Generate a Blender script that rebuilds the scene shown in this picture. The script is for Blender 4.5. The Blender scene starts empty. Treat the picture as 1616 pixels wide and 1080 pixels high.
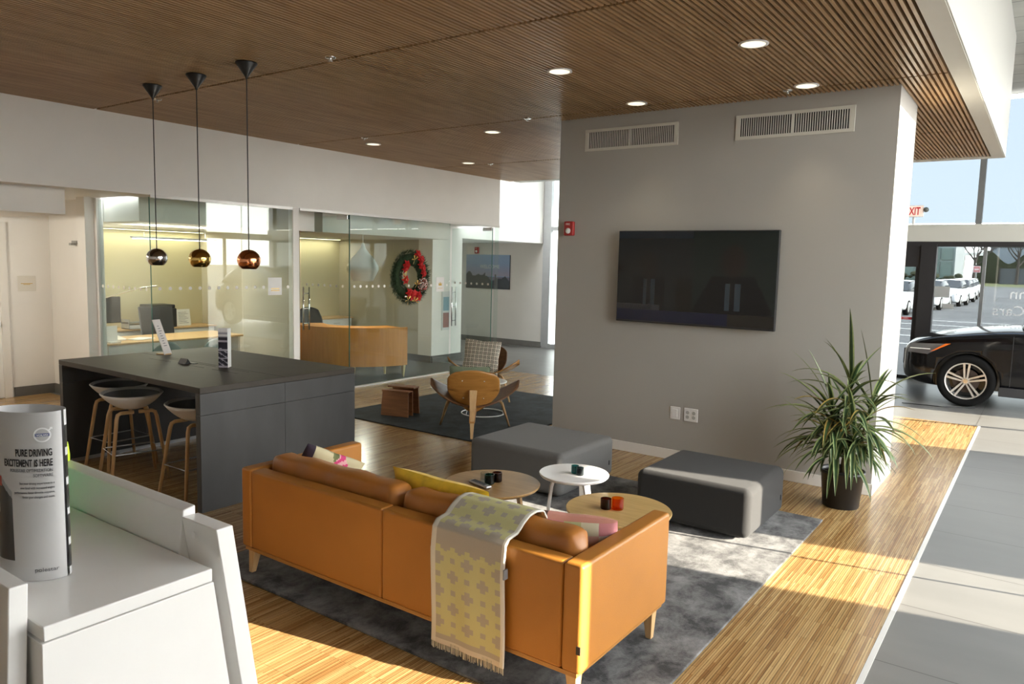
import bpy, bmesh, math, random
from mathutils import Vector, Matrix, Quaternion
random.seed(7)
PI = math.pi
C = bpy.context.scene.collection
scene = bpy.context.scene

# ------------------------------------------------------------------ camera
F, YAW, PITCH, ROLL, EYE = 1180.5, 0.61870, 0.105345, 0.023926, 1.9
def cam_axes():
    f = Vector((-math.sin(YAW) * math.cos(PITCH), math.cos(YAW) * math.cos(PITCH), -math.sin(PITCH)))
    rt = Vector((math.cos(YAW), math.sin(YAW), 0))
    up = rt.cross(f)
    c, s = math.cos(ROLL), math.sin(ROLL)
    return c * rt + s * up, -s * rt + c * up, f
_r, _u, _f = cam_axes()
cd = bpy.data.cameras.new('camera')
cam = bpy.data.objects.new('camera', cd)
C.objects.link(cam)
M4 = Matrix(((_r.x, _u.x, -_f.x, 0), (_r.y, _u.y, -_f.y, 0), (_r.z, _u.z, -_f.z, EYE), (0, 0, 0, 1)))
cam.matrix_world = M4
cd.sensor_width = 36.0
cd.lens = F / 1616 * 36.0
cd.clip_end = 800
scene.camera = cam

# ------------------------------------------------------------------ view, sky, sun
vs = scene.view_settings
scene.display_settings.display_device = 'sRGB'
vs.view_transform = 'Standard'; vs.look = 'None'; vs.gamma = 1.0; vs.use_curve_mapping = False
vs.exposure = 0.3
scene.cycles.max_bounces = 10
scene.cycles.diffuse_bounces = 6
scene.cycles.glossy_bounces = 5
scene.cycles.transparent_max_bounces = 24
scene.cycles.sample_clamp_indirect = 6.0
scene.cycles.caustics_reflective = False
scene.cycles.caustics_refractive = False

w = bpy.data.worlds.new('sky'); scene.world = w; w.use_nodes = True
nt = w.node_tree; nt.nodes.clear()
tc = nt.nodes.new('ShaderNodeTexCoord'); sp = nt.nodes.new('ShaderNodeSeparateXYZ')
rp = nt.nodes.new('ShaderNodeValToRGB'); bg = nt.nodes.new('ShaderNodeBackground'); wo = nt.nodes.new('ShaderNodeOutputWorld')
nt.links.new(tc.outputs['Generated'], sp.inputs[0]); nt.links.new(sp.outputs['Z'], rp.inputs[0])
nt.links.new(rp.outputs[0], bg.inputs[0]); nt.links.new(bg.outputs[0], wo.inputs[0])
rp.color_ramp.elements[0].position = 0.0; rp.color_ramp.elements[0].color = (1.0, 0.985, 0.905, 1)
rp.color_ramp.elements[1].position = 0.6; rp.color_ramp.elements[1].color = (0.80, 0.84, 0.90, 1)
bg.inputs['Strength'].default_value = 12.5

SUN_AZ = Vector((0.9817, 0.190, 0)); SUN_TAN = 0.30
sd = bpy.data.lights.new('sun', 'SUN'); so = bpy.data.objects.new('sun', sd); C.objects.link(so)
sdir = Vector((SUN_AZ.x, SUN_AZ.y, SUN_TAN)).normalized()
so.rotation_euler = sdir.to_track_quat('Z', 'Y').to_euler()
so.location = sdir * 30
sd.energy = 32.0; sd.angle = math.radians(0.25); sd.color = (1.0, 0.90, 0.74)

# ------------------------------------------------------------------ materials
MATS = {}
def lk(nt, a, b): nt.links.new(a, b)
def mat(name, col=(.5, .5, .5), rough=.5, metal=0., var=0., vscale=8., bump=0., bscale=40., spec=.5, coat=0.,
        sheen=0., emit=0., ecol=None, trans=0., ior=1.45, attr=False, alpha=1., stretch=None, col2=None):
    m = bpy.data.materials.new(name); m.use_nodes = True; MATS[name] = m
    nt = m.node_tree; b = nt.nodes['Principled BSDF']
    b.inputs['Roughness'].default_value = rough; b.inputs['Metallic'].default_value = metal
    b.inputs['Specular IOR Level'].default_value = spec; b.inputs['Coat Weight'].default_value = coat
    b.inputs['Coat Roughness'].default_value = .06
    b.inputs['Sheen Weight'].default_value = sheen; b.inputs['IOR'].default_value = ior
    b.inputs['Transmission Weight'].default_value = trans; b.inputs['Alpha'].default_value = alpha
    c = (*col, 1)
    tcn = nt.nodes.new('ShaderNodeTexCoord'); mp = nt.nodes.new('ShaderNodeMapping')
    lk(nt, tcn.outputs['Object'], mp.inputs[0])
    if stretch: mp.inputs['Scale'].default_value = stretch
    if attr:
        a = nt.nodes.new('ShaderNodeAttribute'); a.attribute_name = 'Col'
        src = a.outputs['Color']
    else:
        rgb = nt.nodes.new('ShaderNodeRGB'); rgb.outputs[0].default_value = c; src = rgb.outputs[0]
    n = nt.nodes.new('ShaderNodeTexNoise'); n.inputs['Scale'].default_value = vscale; n.inputs['Detail'].default_value = 4
    lk(nt, mp.outputs[0], n.inputs['Vector'])
    if var or col2:
        mx = nt.nodes.new('ShaderNodeMix'); mx.data_type = 'RGBA'
        if col2:
            mx.inputs[7].default_value = (*col2, 1); lk(nt, src, mx.inputs[6])
            r2 = nt.nodes.new('ShaderNodeValToRGB'); lk(nt, n.outputs['Fac'], r2.inputs[0])
            r2.color_ramp.elements[0].position = .35; r2.color_ramp.elements[1].position = .65
            lk(nt, r2.outputs[0], mx.inputs[0])
        else:
            mx.blend_type = 'MULTIPLY'; mx.inputs[0].default_value = 1
            r2 = nt.nodes.new('ShaderNodeMapRange'); r2.inputs[1].default_value = .3; r2.inputs[2].default_value = .7
            r2.inputs[3].default_value = 1 - var; r2.inputs[4].default_value = 1 + var * .3
            lk(nt, n.outputs['Fac'], r2.inputs[0]); lk(nt, r2.outputs[0], mx.inputs[7]); lk(nt, src, mx.inputs[6])
        src = mx.outputs[2]
    lk(nt, src, b.inputs['Base Color'])
    if bump:
        n2 = nt.nodes.new('ShaderNodeTexNoise'); n2.inputs['Scale'].default_value = bscale; n2.inputs['Detail'].default_value = 3
        lk(nt, mp.outputs[0], n2.inputs['Vector'])
        bp = nt.nodes.new('ShaderNodeBump'); bp.inputs['Strength'].default_value = bump; bp.inputs['Distance'].default_value = .01
        lk(nt, n2.outputs['Fac'], bp.inputs['Height']); lk(nt, bp.outputs[0], b.inputs['Normal'])
    if emit:
        b.inputs['Emission Strength'].default_value = emit
        if attr: lk(nt, src, b.inputs['Emission Color'])
        else: b.inputs['Emission Color'].default_value = (*(ecol or col), 1)
    return m

def wood(name, c1, c2, rough=.4, axis='X', scale=3., coat=0.):
    m = mat(name, c1, rough, coat=coat); nt = m.node_tree; b = nt.nodes['Principled BSDF']
    tcn = nt.nodes.new('ShaderNodeTexCoord'); mp = nt.nodes.new('ShaderNodeMapping'); lk(nt, tcn.outputs['Object'], mp.inputs[0])
    s = {'X': (1, 14, 14), 'Y': (14, 1, 14), 'Z': (14, 14, 1)}[axis]; mp.inputs['Scale'].default_value = s
    n = nt.nodes.new('ShaderNodeTexNoise'); n.inputs['Scale'].default_value = scale; n.inputs['Detail'].default_value = 6
    n.inputs['Distortion'].default_value = .6; lk(nt, mp.outputs[0], n.inputs['Vector'])
    r = nt.nodes.new('ShaderNodeValToRGB'); r.color_ramp.elements[0].position = .3; r.color_ramp.elements[1].position = .7
    r.color_ramp.elements[0].color = (*c1, 1); r.color_ramp.elements[1].color = (*c2, 1)
    lk(nt, n.outputs['Fac'], r.inputs[0]); lk(nt, r.outputs[0], b.inputs['Base Color'])
    return m

def glass(name, tint=(.90, .955, .93), refl=1.0, frost=0.):
    m = bpy.data.materials.new(name); m.use_nodes = True; MATS[name] = m
    nt = m.node_tree; nt.nodes.clear()
    o = nt.nodes.new('ShaderNodeOutputMaterial'); mx = nt.nodes.new('ShaderNodeMixShader')
    t = nt.nodes.new('ShaderNodeBsdfTransparent'); t.inputs[0].default_value = (*tint, 1)
    g = nt.nodes.new('ShaderNodeBsdfGlossy'); g.inputs['Roughness'].default_value = .0
    fr = nt.nodes.new('ShaderNodeFresnel'); ge = nt.nodes.new('ShaderNodeNewGeometry'); io = nt.nodes.new('ShaderNodeMapRange')
    io.inputs[3].default_value = 1.5; io.inputs[4].default_value = 1 / 1.5; lk(nt, ge.outputs['Backfacing'], io.inputs[0]); lk(nt, io.outputs[0], fr.inputs[0])
    mu = nt.nodes.new('ShaderNodeMath'); mu.operation = 'MULTIPLY'; mu.inputs[1].default_value = refl
    lk(nt, fr.outputs[0], mu.inputs[0]); lk(nt, mu.outputs[0], mx.inputs[0])
    src = t.outputs[0]
    if frost:
        d = nt.nodes.new('ShaderNodeBsdfTranslucent'); d.inputs[0].default_value = (.86, .9, .9, 1)
        m2 = nt.nodes.new('ShaderNodeMixShader'); m2.inputs[0].default_value = frost
        lk(nt, src, m2.inputs[1]); lk(nt, d.outputs[0], m2.inputs[2]); src = m2.outputs[0]
    lk(nt, src, mx.inputs[1]); lk(nt, g.outputs[0], mx.inputs[2]); lk(nt, mx.outputs[0], o.inputs[0])
    return m

WHITE = mat('white_paint', (.84, .825, .79), .55, var=.03, vscale=2, bump=.05, bscale=180)
WARMW = mat('greige_paint', (.56, .54, .50), .6, var=.03, vscale=2, bump=.05, bscale=180)
YELW = mat('yellow_paint', (.58, .53, .36), .6, var=.03, vscale=2)
BEIGE = mat('beige_paint', (.50, .46, .37), .6, var=.03, vscale=2)
GREYBASE = mat('grey_baseboard', (.13, .125, .115), .5, var=.1)
WBASE = mat('white_baseboard', (.78, .76, .72), .45, var=.02)
SOFFIT = mat('soffit_paint', (.55, .54, .49), .5, var=.02)
ALU = mat('aluminium', (.42, .43, .44), .35, .6, var=.05)
DARKF = mat('dark_frame', (.018, .017, .019), .45, var=.1)
MULL = mat('grey_mullion', (.16, .165, .165), .45, var=.05)
CHROME = mat('chrome', (.75, .75, .75), .12, 1., var=.03)
BLACKM = mat('black_metal', (.02, .02, .02), .4, .3, var=.1)
GLASS = glass('clear_glass', (.905, .95, .93), 1.0)
GLASSW = glass('window_glass', (.36, .38, .39), .8)
GLASSB = glass('blue_film_glass', (.225, .25, .275), .5)
GLASSF = glass('frosted_glass', (.40, .42, .42), .6, .5)
GEDGE = mat('glass_edge', (.05, .16, .13), .1, var=.05)
OAK = wood('oak', (.52, .33, .15), (.66, .45, .24), .38, 'X')
OAKZ = wood('oak_leg', (.50, .31, .14), (.60, .40, .20), .4, 'Z')
OAKD = wood('oak_veneer', (.34, .155, .035), (.44, .215, .055), .33, 'X', 2.5, coat=.25)
WALN = wood('walnut_veneer', (.10, .045, .02), (.17, .08, .035), .35, 'X', 3)
WALM = wood('walnut_box', (.17, .07, .028), (.27, .12, .05), .4, 'X', 3)
SLATW = wood('slat_wood', (.29, .175, .085), (.46, .30, .155), .40, 'Y', 1.2)
LEATH = mat('orange_leather', (.39, .16, .028), .42, var=.10, vscale=3, bump=.12, bscale=260, spec=.4)
LEATH2 = mat('orange_leather_cushion', (.38, .145, .028), .42, var=.15, vscale=4, bump=.25, bscale=14, spec=.45)
SEAM = mat('leather_seam', (.16, .05, .012), .6)
GREYFAB = mat('grey_wool', (.125, .124, .120), .9, var=.25, vscale=260, bump=.3, bscale=500, sheen=.1)
DARKFAB = mat('charcoal_wool', (.021, .021, .021), .9, var=.35, vscale=300, bump=.3, bscale=500, sheen=.06)
YVELV = mat('mustard_velvet', (.72, .46, .02), .75, var=.30, vscale=14, bump=.5, bscale=12, sheen=.1)
TABLEB = mat('black_linoleum', (.042, .035, .027), .48, var=.2, vscale=6, spec=.35)
TABLES = mat('dark_steel_panel', (.043, .044, .045), .46, .0, var=.25, vscale=5, stretch=(1, 1, .4))
SEAMD = mat('dark_seam', (.01, .01, .01), .8)
WPLAST = mat('white_plastic', (.78, .77, .76), .35, var=.02)
GPLAST = mat('grey_green_shell', (.22, .26, .25), .4, var=.04)
GREYSEAT = mat('grey_seat_pad', (.22, .24, .26), .7, var=.1)
WLAQ = mat('white_lacquer', (.88, .875, .86), .22, var=.02, coat=.3)
WTAB = mat('white_table_lacquer', (.82, .81, .80), .3, var=.02)
BLKPL = mat('black_plastic', (.022, .022, .024), .45, var=.1)
SCRB = mat('dark_grey_screen_back', (.05, .05, .05), .5, var=.1)
POT = mat('black_pot_plastic', (.012, .012, .013), .32, var=.15, vscale=20)
SOIL = mat('potting_soil', (.035, .02, .012), .95, var=.5, vscale=60, bump=1, bscale=80)
CANE = mat('cane_bark', (.16, .12, .06), .8, var=.3, vscale=40)
LEAFM = mat('striped_leaf', (.1, .2, .05), .42, attr=True, var=.25, vscale=20, spec=.4)
ATTR = mat('printed_cloth', (.5, .5, .5), .85, attr=True, bump=.2, bscale=300)
PRINT = mat('printed_paper', (.5, .5, .5), .5, attr=True, var=.02)
PAPER = mat('white_paper', (.80, .80, .79), .5, var=.02)
GLOSSP = mat('silver_leaflet', (.55, .55, .56), .3, var=.04, vscale=4, coat=.2)
INK = mat('black_ink', (.015, .015, .018), .5)
INKG = mat('grey_ink', (.16, .16, .17), .5)
LIME = mat('lime_plastic', (.62, .85, .05), .35)
GREENP = mat('green_leaflet', (.10, .62, .20), .4, var=.1)
REDP = mat('red_plastic', (.36, .02, .02), .35, var=.05)
STROBE = mat('strobe_lens', (.75, .75, .75), .15)
EXITM = mat('exit_sign_face', (.85, .70, .62), .4, emit=.35, ecol=(1, .75, .65))
EXITR = mat('exit_sign_letters', (.45, .02, .02), .4, emit=.15, ecol=(.8, .02, .02))
LAMPE = mat('lamp_diffuser', (1, .96, .85), .5, emit=5.0, ecol=(1, .93, .78))
CANE_E = mat('downlight_reflector', (.8, .78, .7), .3, emit=1.0, ecol=(1, .90, .68))
NIGHT = mat('light_slot', (.9, .8, .5), .5, emit=3.2, ecol=(1, .90, .6))
TEAL = glass('teal_glass', (.10, .36, .36), .9)
DKTEAL = glass('smoky_glass', (.22, .28, .30), .9)
AMBER = glass('amber_glass', (.95, .48, .10), .9)
BROWNG = glass('brown_glass', (.28, .10, .05), .9)
CLEARG = glass('tumbler_glass', (.88, .90, .90), 1.0)
CHR_S = mat('silver_shade', (.50, .48, .47), .16, 1.)
CHR_G = mat('brass_shade', (.72, .50, .16), .14, 1.)
CHR_C = mat('copper_shade', (.78, .33, .16), .14, 1.)
CARB = mat('black_car_paint', (.003, .003, .004), .12, coat=.35, spec=.35)
CARW = mat('white_car_paint', (.75, .76, .78), .3, coat=.6)
CARG = mat('dark_car_paint', (.04, .05, .06), .3, coat=.6)
CARGL = mat('car_glass', (.02, .025, .03), .05, spec=.9)
TYRE = mat('tyre_rubber', (.005, .005, .005), .9, spec=.2, bump=.3, bscale=60)
RIM = mat('machined_rim', (.62, .60, .57), .28, .8)
BRAKE = mat('brake_disc', (.07, .05, .04), .5, .6, var=.2)
AMBERP = mat('amber_lens', (.75, .16, .02), .2)
HEADL = mat('headlight_lens', (.16, .16, .17), .1, .3)
ASPH = mat('asphalt', (.15, .15, .15), .9, var=.35, vscale=.25)
GRASS = mat('lawn_grass', (.13, .14, .045), .95, var=.3, vscale=2)
HEDGE = mat('hedge_leaf', (.045, .052, .026), .95, var=.5, vscale=3)
BARK = mat('bare_bark', (.06, .05, .045), .9)
CARPET = mat('grey_carpet', (.085, .09, .085), .95, var=.3, vscale=60, bump=.3, bscale=200)
DESKOR = wood('orange_veneer', (.58, .22, .035), (.68, .28, .05), .4, 'Z', 2)
NEEDLE = mat('fir_needles', (.03, .07, .02), .8, attr=True)
FLRED = mat('red_petal', (.55, .015, .015), .6, var=.3, vscale=30)
GOLD = mat('gold_ribbon', (.60, .40, .10), .3, .5)
CONE = mat('pine_cone', (.16, .07, .045), .7, attr=True)
BLDG = mat('office_facade', (.30, .36, .36), .4, var=.1)
BLDG2 = mat('pale_shed_wall', (.26, .30, .34), .7, var=.1)
BGLASS = mat('tinted_facade_glass', (.14, .20, .19), .15)
CTILE = None

def tile_mat(name, w_, h_, col, col2, mortar, msize, rough, offx=0., offy=0., bumpv=.05, var=.08, coat=0.):
    m = mat(name, col, rough, coat=coat); nt = m.node_tree; b = nt.nodes['Principled BSDF']
    tcn = nt.nodes.new('ShaderNodeTexCoord'); mp = nt.nodes.new('ShaderNodeMapping'); lk(nt, tcn.outputs['Object'], mp.inputs[0])
    mp.inputs['Location'].default_value = (offx, offy, 0)
    br = nt.nodes.new('ShaderNodeTexBrick'); br.offset = 0.0; br.inputs['Scale'].default_value = 1.0
    br.inputs['Brick Width'].default_value = w_; br.inputs['Row Height'].default_value = h_
    br.inputs['Mortar Size'].default_value = msize; br.inputs['Mortar Smooth'].default_value = .1
    br.inputs['Color1'].default_value = (*col, 1); br.inputs['Color2'].default_value = (*col2, 1); br.inputs['Mortar'].default_value = (*mortar, 1)
    lk(nt, mp.outputs[0], br.inputs['Vector'])
    n = nt.nodes.new('ShaderNodeTexNoise'); n.inputs['Scale'].default_value = 1.3; n.inputs['Detail'].default_value = 8
    mp2 = nt.nodes.new('ShaderNodeMapping'); mp2.inputs['Scale'].default_value = (1, 3, 1); lk(nt, tcn.outputs['Object'], mp2.inputs[0])
    lk(nt, mp2.outputs[0], n.inputs['Vector'])
    r2 = nt.nodes.new('ShaderNodeMapRange'); r2.inputs[1].default_value = .3; r2.inputs[2].default_value = .7
    r2.inputs[3].default_value = 1 - var; r2.inputs[4].default_value = 1 + var
    lk(nt, n.outputs['Fac'], r2.inputs[0])
    mx = nt.nodes.new('ShaderNodeMix'); mx.data_type = 'RGBA'; mx.blend_type = 'MULTIPLY'; mx.inputs[0].default_value = 1
    lk(nt, br.outputs['Color'], mx.inputs[6]); lk(nt, r2.outputs[0], mx.inputs[7]); lk(nt, mx.outputs[2], b.inputs['Base Color'])
    return m

def plank_mat():
    m = mat('bamboo_floor', (.5, .3, .1), .22, coat=.0, spec=.6); nt = m.node_tree; b = nt.nodes['Principled BSDF']
    tcn = nt.nodes.new('ShaderNodeTexCoord')
    def layer(wd, ht, ca, cb, seed):
        mp = nt.nodes.new('ShaderNodeMapping'); mp.inputs['Rotation'].default_value = (0, 0, PI / 2)
        mp.inputs['Location'].default_value = (seed, seed * .37, 0)
        lk(nt, tcn.outputs['Object'], mp.inputs[0])
        br = nt.nodes.new('ShaderNodeTexBrick'); br.offset = .37; br.offset_frequency = 3; br.inputs['Scale'].default_value = 1
        br.inputs['Brick Width'].default_value = wd; br.inputs['Row Height'].default_value = ht
        br.inputs['Mortar Size'].default_value = .0006; br.inputs['Mortar'].default_value = (.10, .045, .012, 1)
        br.inputs['Color1'].default_value = (*ca, 1); br.inputs['Color2'].default_value = (*cb, 1)
        lk(nt, mp.outputs[0], br.inputs['Vector']); return br
    a = layer(.46, .0115, (.53, .365, .165), (.32, .18, .068), 0)
    c = layer(.62, .023, (1, 1, 1), (.80, .74, .66), 3.3)
    mx = nt.nodes.new('ShaderNodeMix'); mx.data_type = 'RGBA'; mx.blend_type = 'MULTIPLY'; mx.inputs[0].default_value = 1
    lk(nt, a.outputs['Color'], mx.inputs[6]); lk(nt, c.outputs['Color'], mx.inputs[7])
    n = nt.nodes.new('ShaderNodeTexNoise'); n.inputs['Scale'].default_value = 6; n.inputs['Detail'].default_value = 5
    mp2 = nt.nodes.new('ShaderNodeMapping'); mp2.inputs['Scale'].default_value = (12, .6, 1); lk(nt, tcn.outputs['Object'], mp2.inputs[0])
    lk(nt, mp2.outputs[0], n.inputs['Vector'])
    r2 = nt.nodes.new('ShaderNodeMapRange'); r2.inputs[1].default_value = .3; r2.inputs[2].default_value = .7
    r2.inputs[3].default_value = .82; r2.inputs[4].default_value = 1.15; lk(nt, n.outputs['Fac'], r2.inputs[0])
    m2 = nt.nodes.new('ShaderNodeMix'); m2.data_type = 'RGBA'; m2.blend_type = 'MULTIPLY'; m2.inputs[0].default_value = 1
    lk(nt, mx.outputs[2], m2.inputs[6]); lk(nt, r2.outputs[0], m2.inputs[7]); lk(nt, m2.outputs[2], b.inputs['Base Color'])
    return m

def rug_mat(name, dark, light, scale, p0=.40, p1=.62, sheen=.3):
    m = mat(name, dark, .8, sheen=sheen); nt = m.node_tree; b = nt.nodes['Principled BSDF']
    tcn = nt.nodes.new('ShaderNodeTexCoord')
    mp = nt.nodes.new('ShaderNodeMapping'); mp.inputs['Scale'].default_value = (1.25, 1, 1); lk(nt, tcn.outputs['Object'], mp.inputs[0])
    n = nt.nodes.new('ShaderNodeTexNoise'); n.inputs['Scale'].default_value = scale; n.inputs['Detail'].default_value = 9
    n.inputs['Roughness'].default_value = .72; n.inputs['Distortion'].default_value = .25; lk(nt, mp.outputs[0], n.inputs['Vector'])
    r = nt.nodes.new('ShaderNodeValToRGB'); r.color_ramp.elements[0].position = p0; r.color_ramp.elements[1].position = p1
    r.color_ramp.elements[0].color = (*dark, 1); r.color_ramp.elements[1].color = (*light, 1)
    lk(nt, n.outputs['Fac'], r.inputs[0]); lk(nt, r.outputs[0], b.inputs['Base Color'])
    n3 = nt.nodes.new('ShaderNodeTexNoise'); n3.inputs['Scale'].default_value = 220
    bp = nt.nodes.new('ShaderNodeBump'); bp.inputs['Strength'].default_value = .5; bp.inputs['Distance'].default_value = .004
    lk(nt, tcn.outputs['Object'], n3.inputs['Vector']); lk(nt, n3.outputs['Fac'], bp.inputs['Height']); lk(nt, bp.outputs[0], b.inputs['Normal'])
    return m

PLANK = plank_mat()
TILE = tile_mat('floor_tile', 1.53, .772, (.165, .162, .152), (.150, .147, .138), (.07, .065, .06), .004, .34, offx=.6, offy=-.055 + .772, var=.07)
CTILE = tile_mat('ceiling_tile', 1.2, .6, (.50, .50, .46), (.48, .48, .44), (.28, .28, .26), .012, .8)
RUGM = rug_mat('grey_viscose_rug', (.014, .014, .0145), (.20, .198, .194), 4.2, .40, .66, .1)
RUGB = rug_mat('blue_grey_rug', (.005, .008, .011), (.030, .043, .050), 4.0, .4, .66, .0)

# ------------------------------------------------------------------ mesh helpers
class MB:
    def __init__(s): s.v = []; s.f = []; s.c = []; s.hascol = False
    def add(s, vs, fs, col=None):
        o = len(s.v); s.v += [tuple(v) for v in vs]
        for k, f in enumerate(fs):
            s.f.append(tuple(i + o for i in f))
            cc = col[k] if isinstance(col, list) else col
            if cc is not None: s.hascol = True
            s.c.append(cc or (.5, .5, .5))
        return s
    def box(s, x0, y0, z0, x1, y1, z1, M=None, col=None):
        v = [Vector((x, y, z)) for z in (z0, z1) for y in (y0, y1) for x in (x0, x1)]
        if M: v = [M @ p for p in v]
        return s.add(v, [(0, 2, 3, 1), (4, 5, 7, 6), (0, 1, 5, 4), (2, 6, 7, 3), (0, 4, 6, 2), (1, 3, 7, 5)], col)
    def hexa(s, bot, top, col=None):   # bottom quad, top quad (ccw from above)
        return s.add(list(bot) + list(top), [(3, 2, 1, 0), (4, 5, 6, 7), (0, 1, 5, 4), (1, 2, 6, 5), (2, 3, 7, 6), (3, 0, 4, 7)], col)
    def tube(s, pts, r, n=10, closed=False, col=None, flat=1.0):
        pts = [Vector(p) for p in pts]; N = len(pts)
        rs = r if isinstance(r, (list, tuple)) else [r] * N
        vs = []; fs = []; prev = None
        for i, p in enumerate(pts):
            if closed: t = (pts[(i + 1) % N] - pts[i - 1]).normalized()
            else: t = (pts[min(i + 1, N - 1)] - pts[max(i - 1, 0)]).normalized()
            if prev is None:
                a = Vector((0, 0, 1)) if abs(t.z) < .9 else Vector((1, 0, 0))
                prev = t.cross(a).normalized()
            u = (prev - t * prev.dot(t)).normalized(); prev = u; v = t.cross(u)
            for k in range(n):
                an = 2 * PI * k / n; vs.append(p + (u * math.cos(an) + v * math.sin(an) * flat) * rs[i])
        m = N if closed else N - 1
        for i in range(m):
            for k in range(n):
                a = i * n + k; b = i * n + (k + 1) % n; c = ((i + 1) % N) * n + (k + 1) % n; d = ((i + 1) % N) * n + k
                fs.append((a, b, c, d))
        if not closed:
            fs.append(tuple(range(n - 1, -1, -1))); fs.append(tuple(range((N - 1) * n, N * n)))
        return s.add(vs, fs, col)
    def lathe(s, prof, cx=0, cy=0, n=32, M=None, col=None, caps=True):
        vs = []; fs = []
        for r, z in prof:
            for k in range(n):
                a = 2 * PI * k / n; vs.append(Vector((cx + r * math.cos(a), cy + r * math.sin(a), z)))
        if M: vs = [M @ v for v in vs]
        for i in range(len(prof) - 1):
            for k in range(n):
                fs.append((i * n + k, i * n + (k + 1) % n, (i + 1) * n + (k + 1) % n, (i + 1) * n + k))
        if caps:
            fs.append(tuple(range(n - 1, -1, -1))); fs.append(tuple(range((len(prof) - 1) * n, len(prof) * n)))
        return s.add(vs, fs, col)
    def prism(s, poly, z0, z1, M=None, col=None):
        n = len(poly)
        vs = [Vector((x, y, z0)) for x, y in poly] + [Vector((x, y, z1)) for x, y in poly]
        if M: vs = [M @ v for v in vs]
        fs = [tuple(range(n - 1, -1, -1)), tuple(range(n, 2 * n))] + [(i, (i + 1) % n, n + (i + 1) % n, n + i) for i in range(n)]
        return s.add(vs, fs, col)
    def grid(s, fn, nu, nv, colfn=None, closed_u=False):
        vs = [Vector(fn(i / nu, j / nv)) for j in range(nv + 1) for i in range(nu + 1)]
        fs = []; cs = []
        for j in range(nv):
            for i in range(nu):
                a = j * (nu + 1) + i; fs.append((a, a + 1, a + nu + 2, a + nu + 1))
                cs.append(colfn((i + .5) / nu, (j + .5) / nv) if colfn else None)
        return s.add(vs, fs, cs if colfn else None)

def link(name, mb, m, parent=None, smooth=False, bevel=0., seg=3, solid=0., subsurf=0, weld=False, loc=None, rot=None):
    me = bpy.data.meshes.new(name); me.from_pydata(mb.v, [], mb.f); me.update()
    if mb.hascol:
        ca = me.color_attributes.new('Col', 'FLOAT_COLOR', 'CORNER')
        k = 0
        for p in me.polygons:
            c = mb.c[p.index]
            for _ in range(p.loop_total): ca.data[k].color = (*c, 1); k += 1
    if weld:
        bm = bmesh.new(); bm.from_mesh(me); bmesh.ops.remove_doubles(bm, verts=bm.verts, dist=1e-4)
        bmesh.ops.recalc_face_normals(bm, faces=bm.faces); bm.to_mesh(me); bm.free()
    me.materials.append(m)
    o = bpy.data.objects.new(name, me); C.objects.link(o)
    if parent: o.parent = parent
    if loc: o.location = loc
    if rot: o.rotation_euler = rot
    if solid:
        md = o.modifiers.new('s', 'SOLIDIFY'); md.thickness = solid; md.offset = 0
    if bevel:
        md = o.modifiers.new('b', 'BEVEL'); md.width = bevel; md.segments = seg; md.limit_method = 'ANGLE'; md.angle_limit = math.radians(35)
    if subsurf:
        md = o.modifiers.new('u', 'SUBSURF'); md.levels = subsurf; md.render_levels = subsurf
    if smooth or bevel or subsurf:
        me.polygons.foreach_set('use_smooth', [True] * len(me.polygons))
        if bevel and not subsurf:
            md = o.modifiers.new('w', 'WEIGHTED_NORMAL'); md.keep_sharp = True
    return o

def thing(name, label, cat, loc=(0, 0, 0), rz=0., group=None):
    o = bpy.data.objects.new(name, None); C.objects.link(o); o.location = loc; o.rotation_euler = (0, 0, rz)
    o.empty_display_size = .1
    return tag(o, label, cat, group)
def tag(o, label, cat, group=None):
    o['label'] = label; o['category'] = cat
    if group: o['group'] = group
    return o
def struct(name, mb, m, **k):
    o = link(name, mb, m, **k)
    if not k.get('parent'): o['kind'] = 'structure'
    return o
def copy_tree(o, parent=None):
    c = o.copy(); C.objects.link(c); c.parent = parent
    for ch in [x for x in bpy.data.objects if x.parent == o]: copy_tree(ch, c)
    return c
def bx(*a): return MB().box(*a)

def text_mb(s, size, M, depth=.0004, bold=0., align='LEFT', sx=1., mapfn=None):
    cu = bpy.data.curves.new('t', 'FONT'); cu.body = s; cu.size = size; cu.extrude = depth; cu.offset = bold
    cu.align_x = align; cu.resolution_u = 3
    ob = bpy.data.objects.new('t', cu); C.objects.link(ob)
    dg = bpy.context.evaluated_depsgraph_get(); me = bpy.data.meshes.new_from_object(ob.evaluated_get(dg))
    mb = MB(); vs = [Vector((v.co.x * sx, v.co.y, v.co.z)) for v in me.vertices]
    vs = [Vector(mapfn(v)) if mapfn else M @ v for v in vs]
    mb.add(vs, [tuple(p.vertices) for p in me.polygons])
    bpy.data.objects.remove(ob); bpy.data.curves.remove(cu); bpy.data.meshes.remove(me)
    return mb
def wallM(origin, right, up):   # matrix: local x->right, y->up, z->normal
    r = Vector(right).normalized(); u = Vector(up).normalized(); n = r.cross(u)
    return Matrix(((r.x, u.x, n.x, origin[0]), (r.y, u.y, n.y, origin[1]), (r.z, u.z, n.z, origin[2]), (0, 0, 0, 1)))

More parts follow.
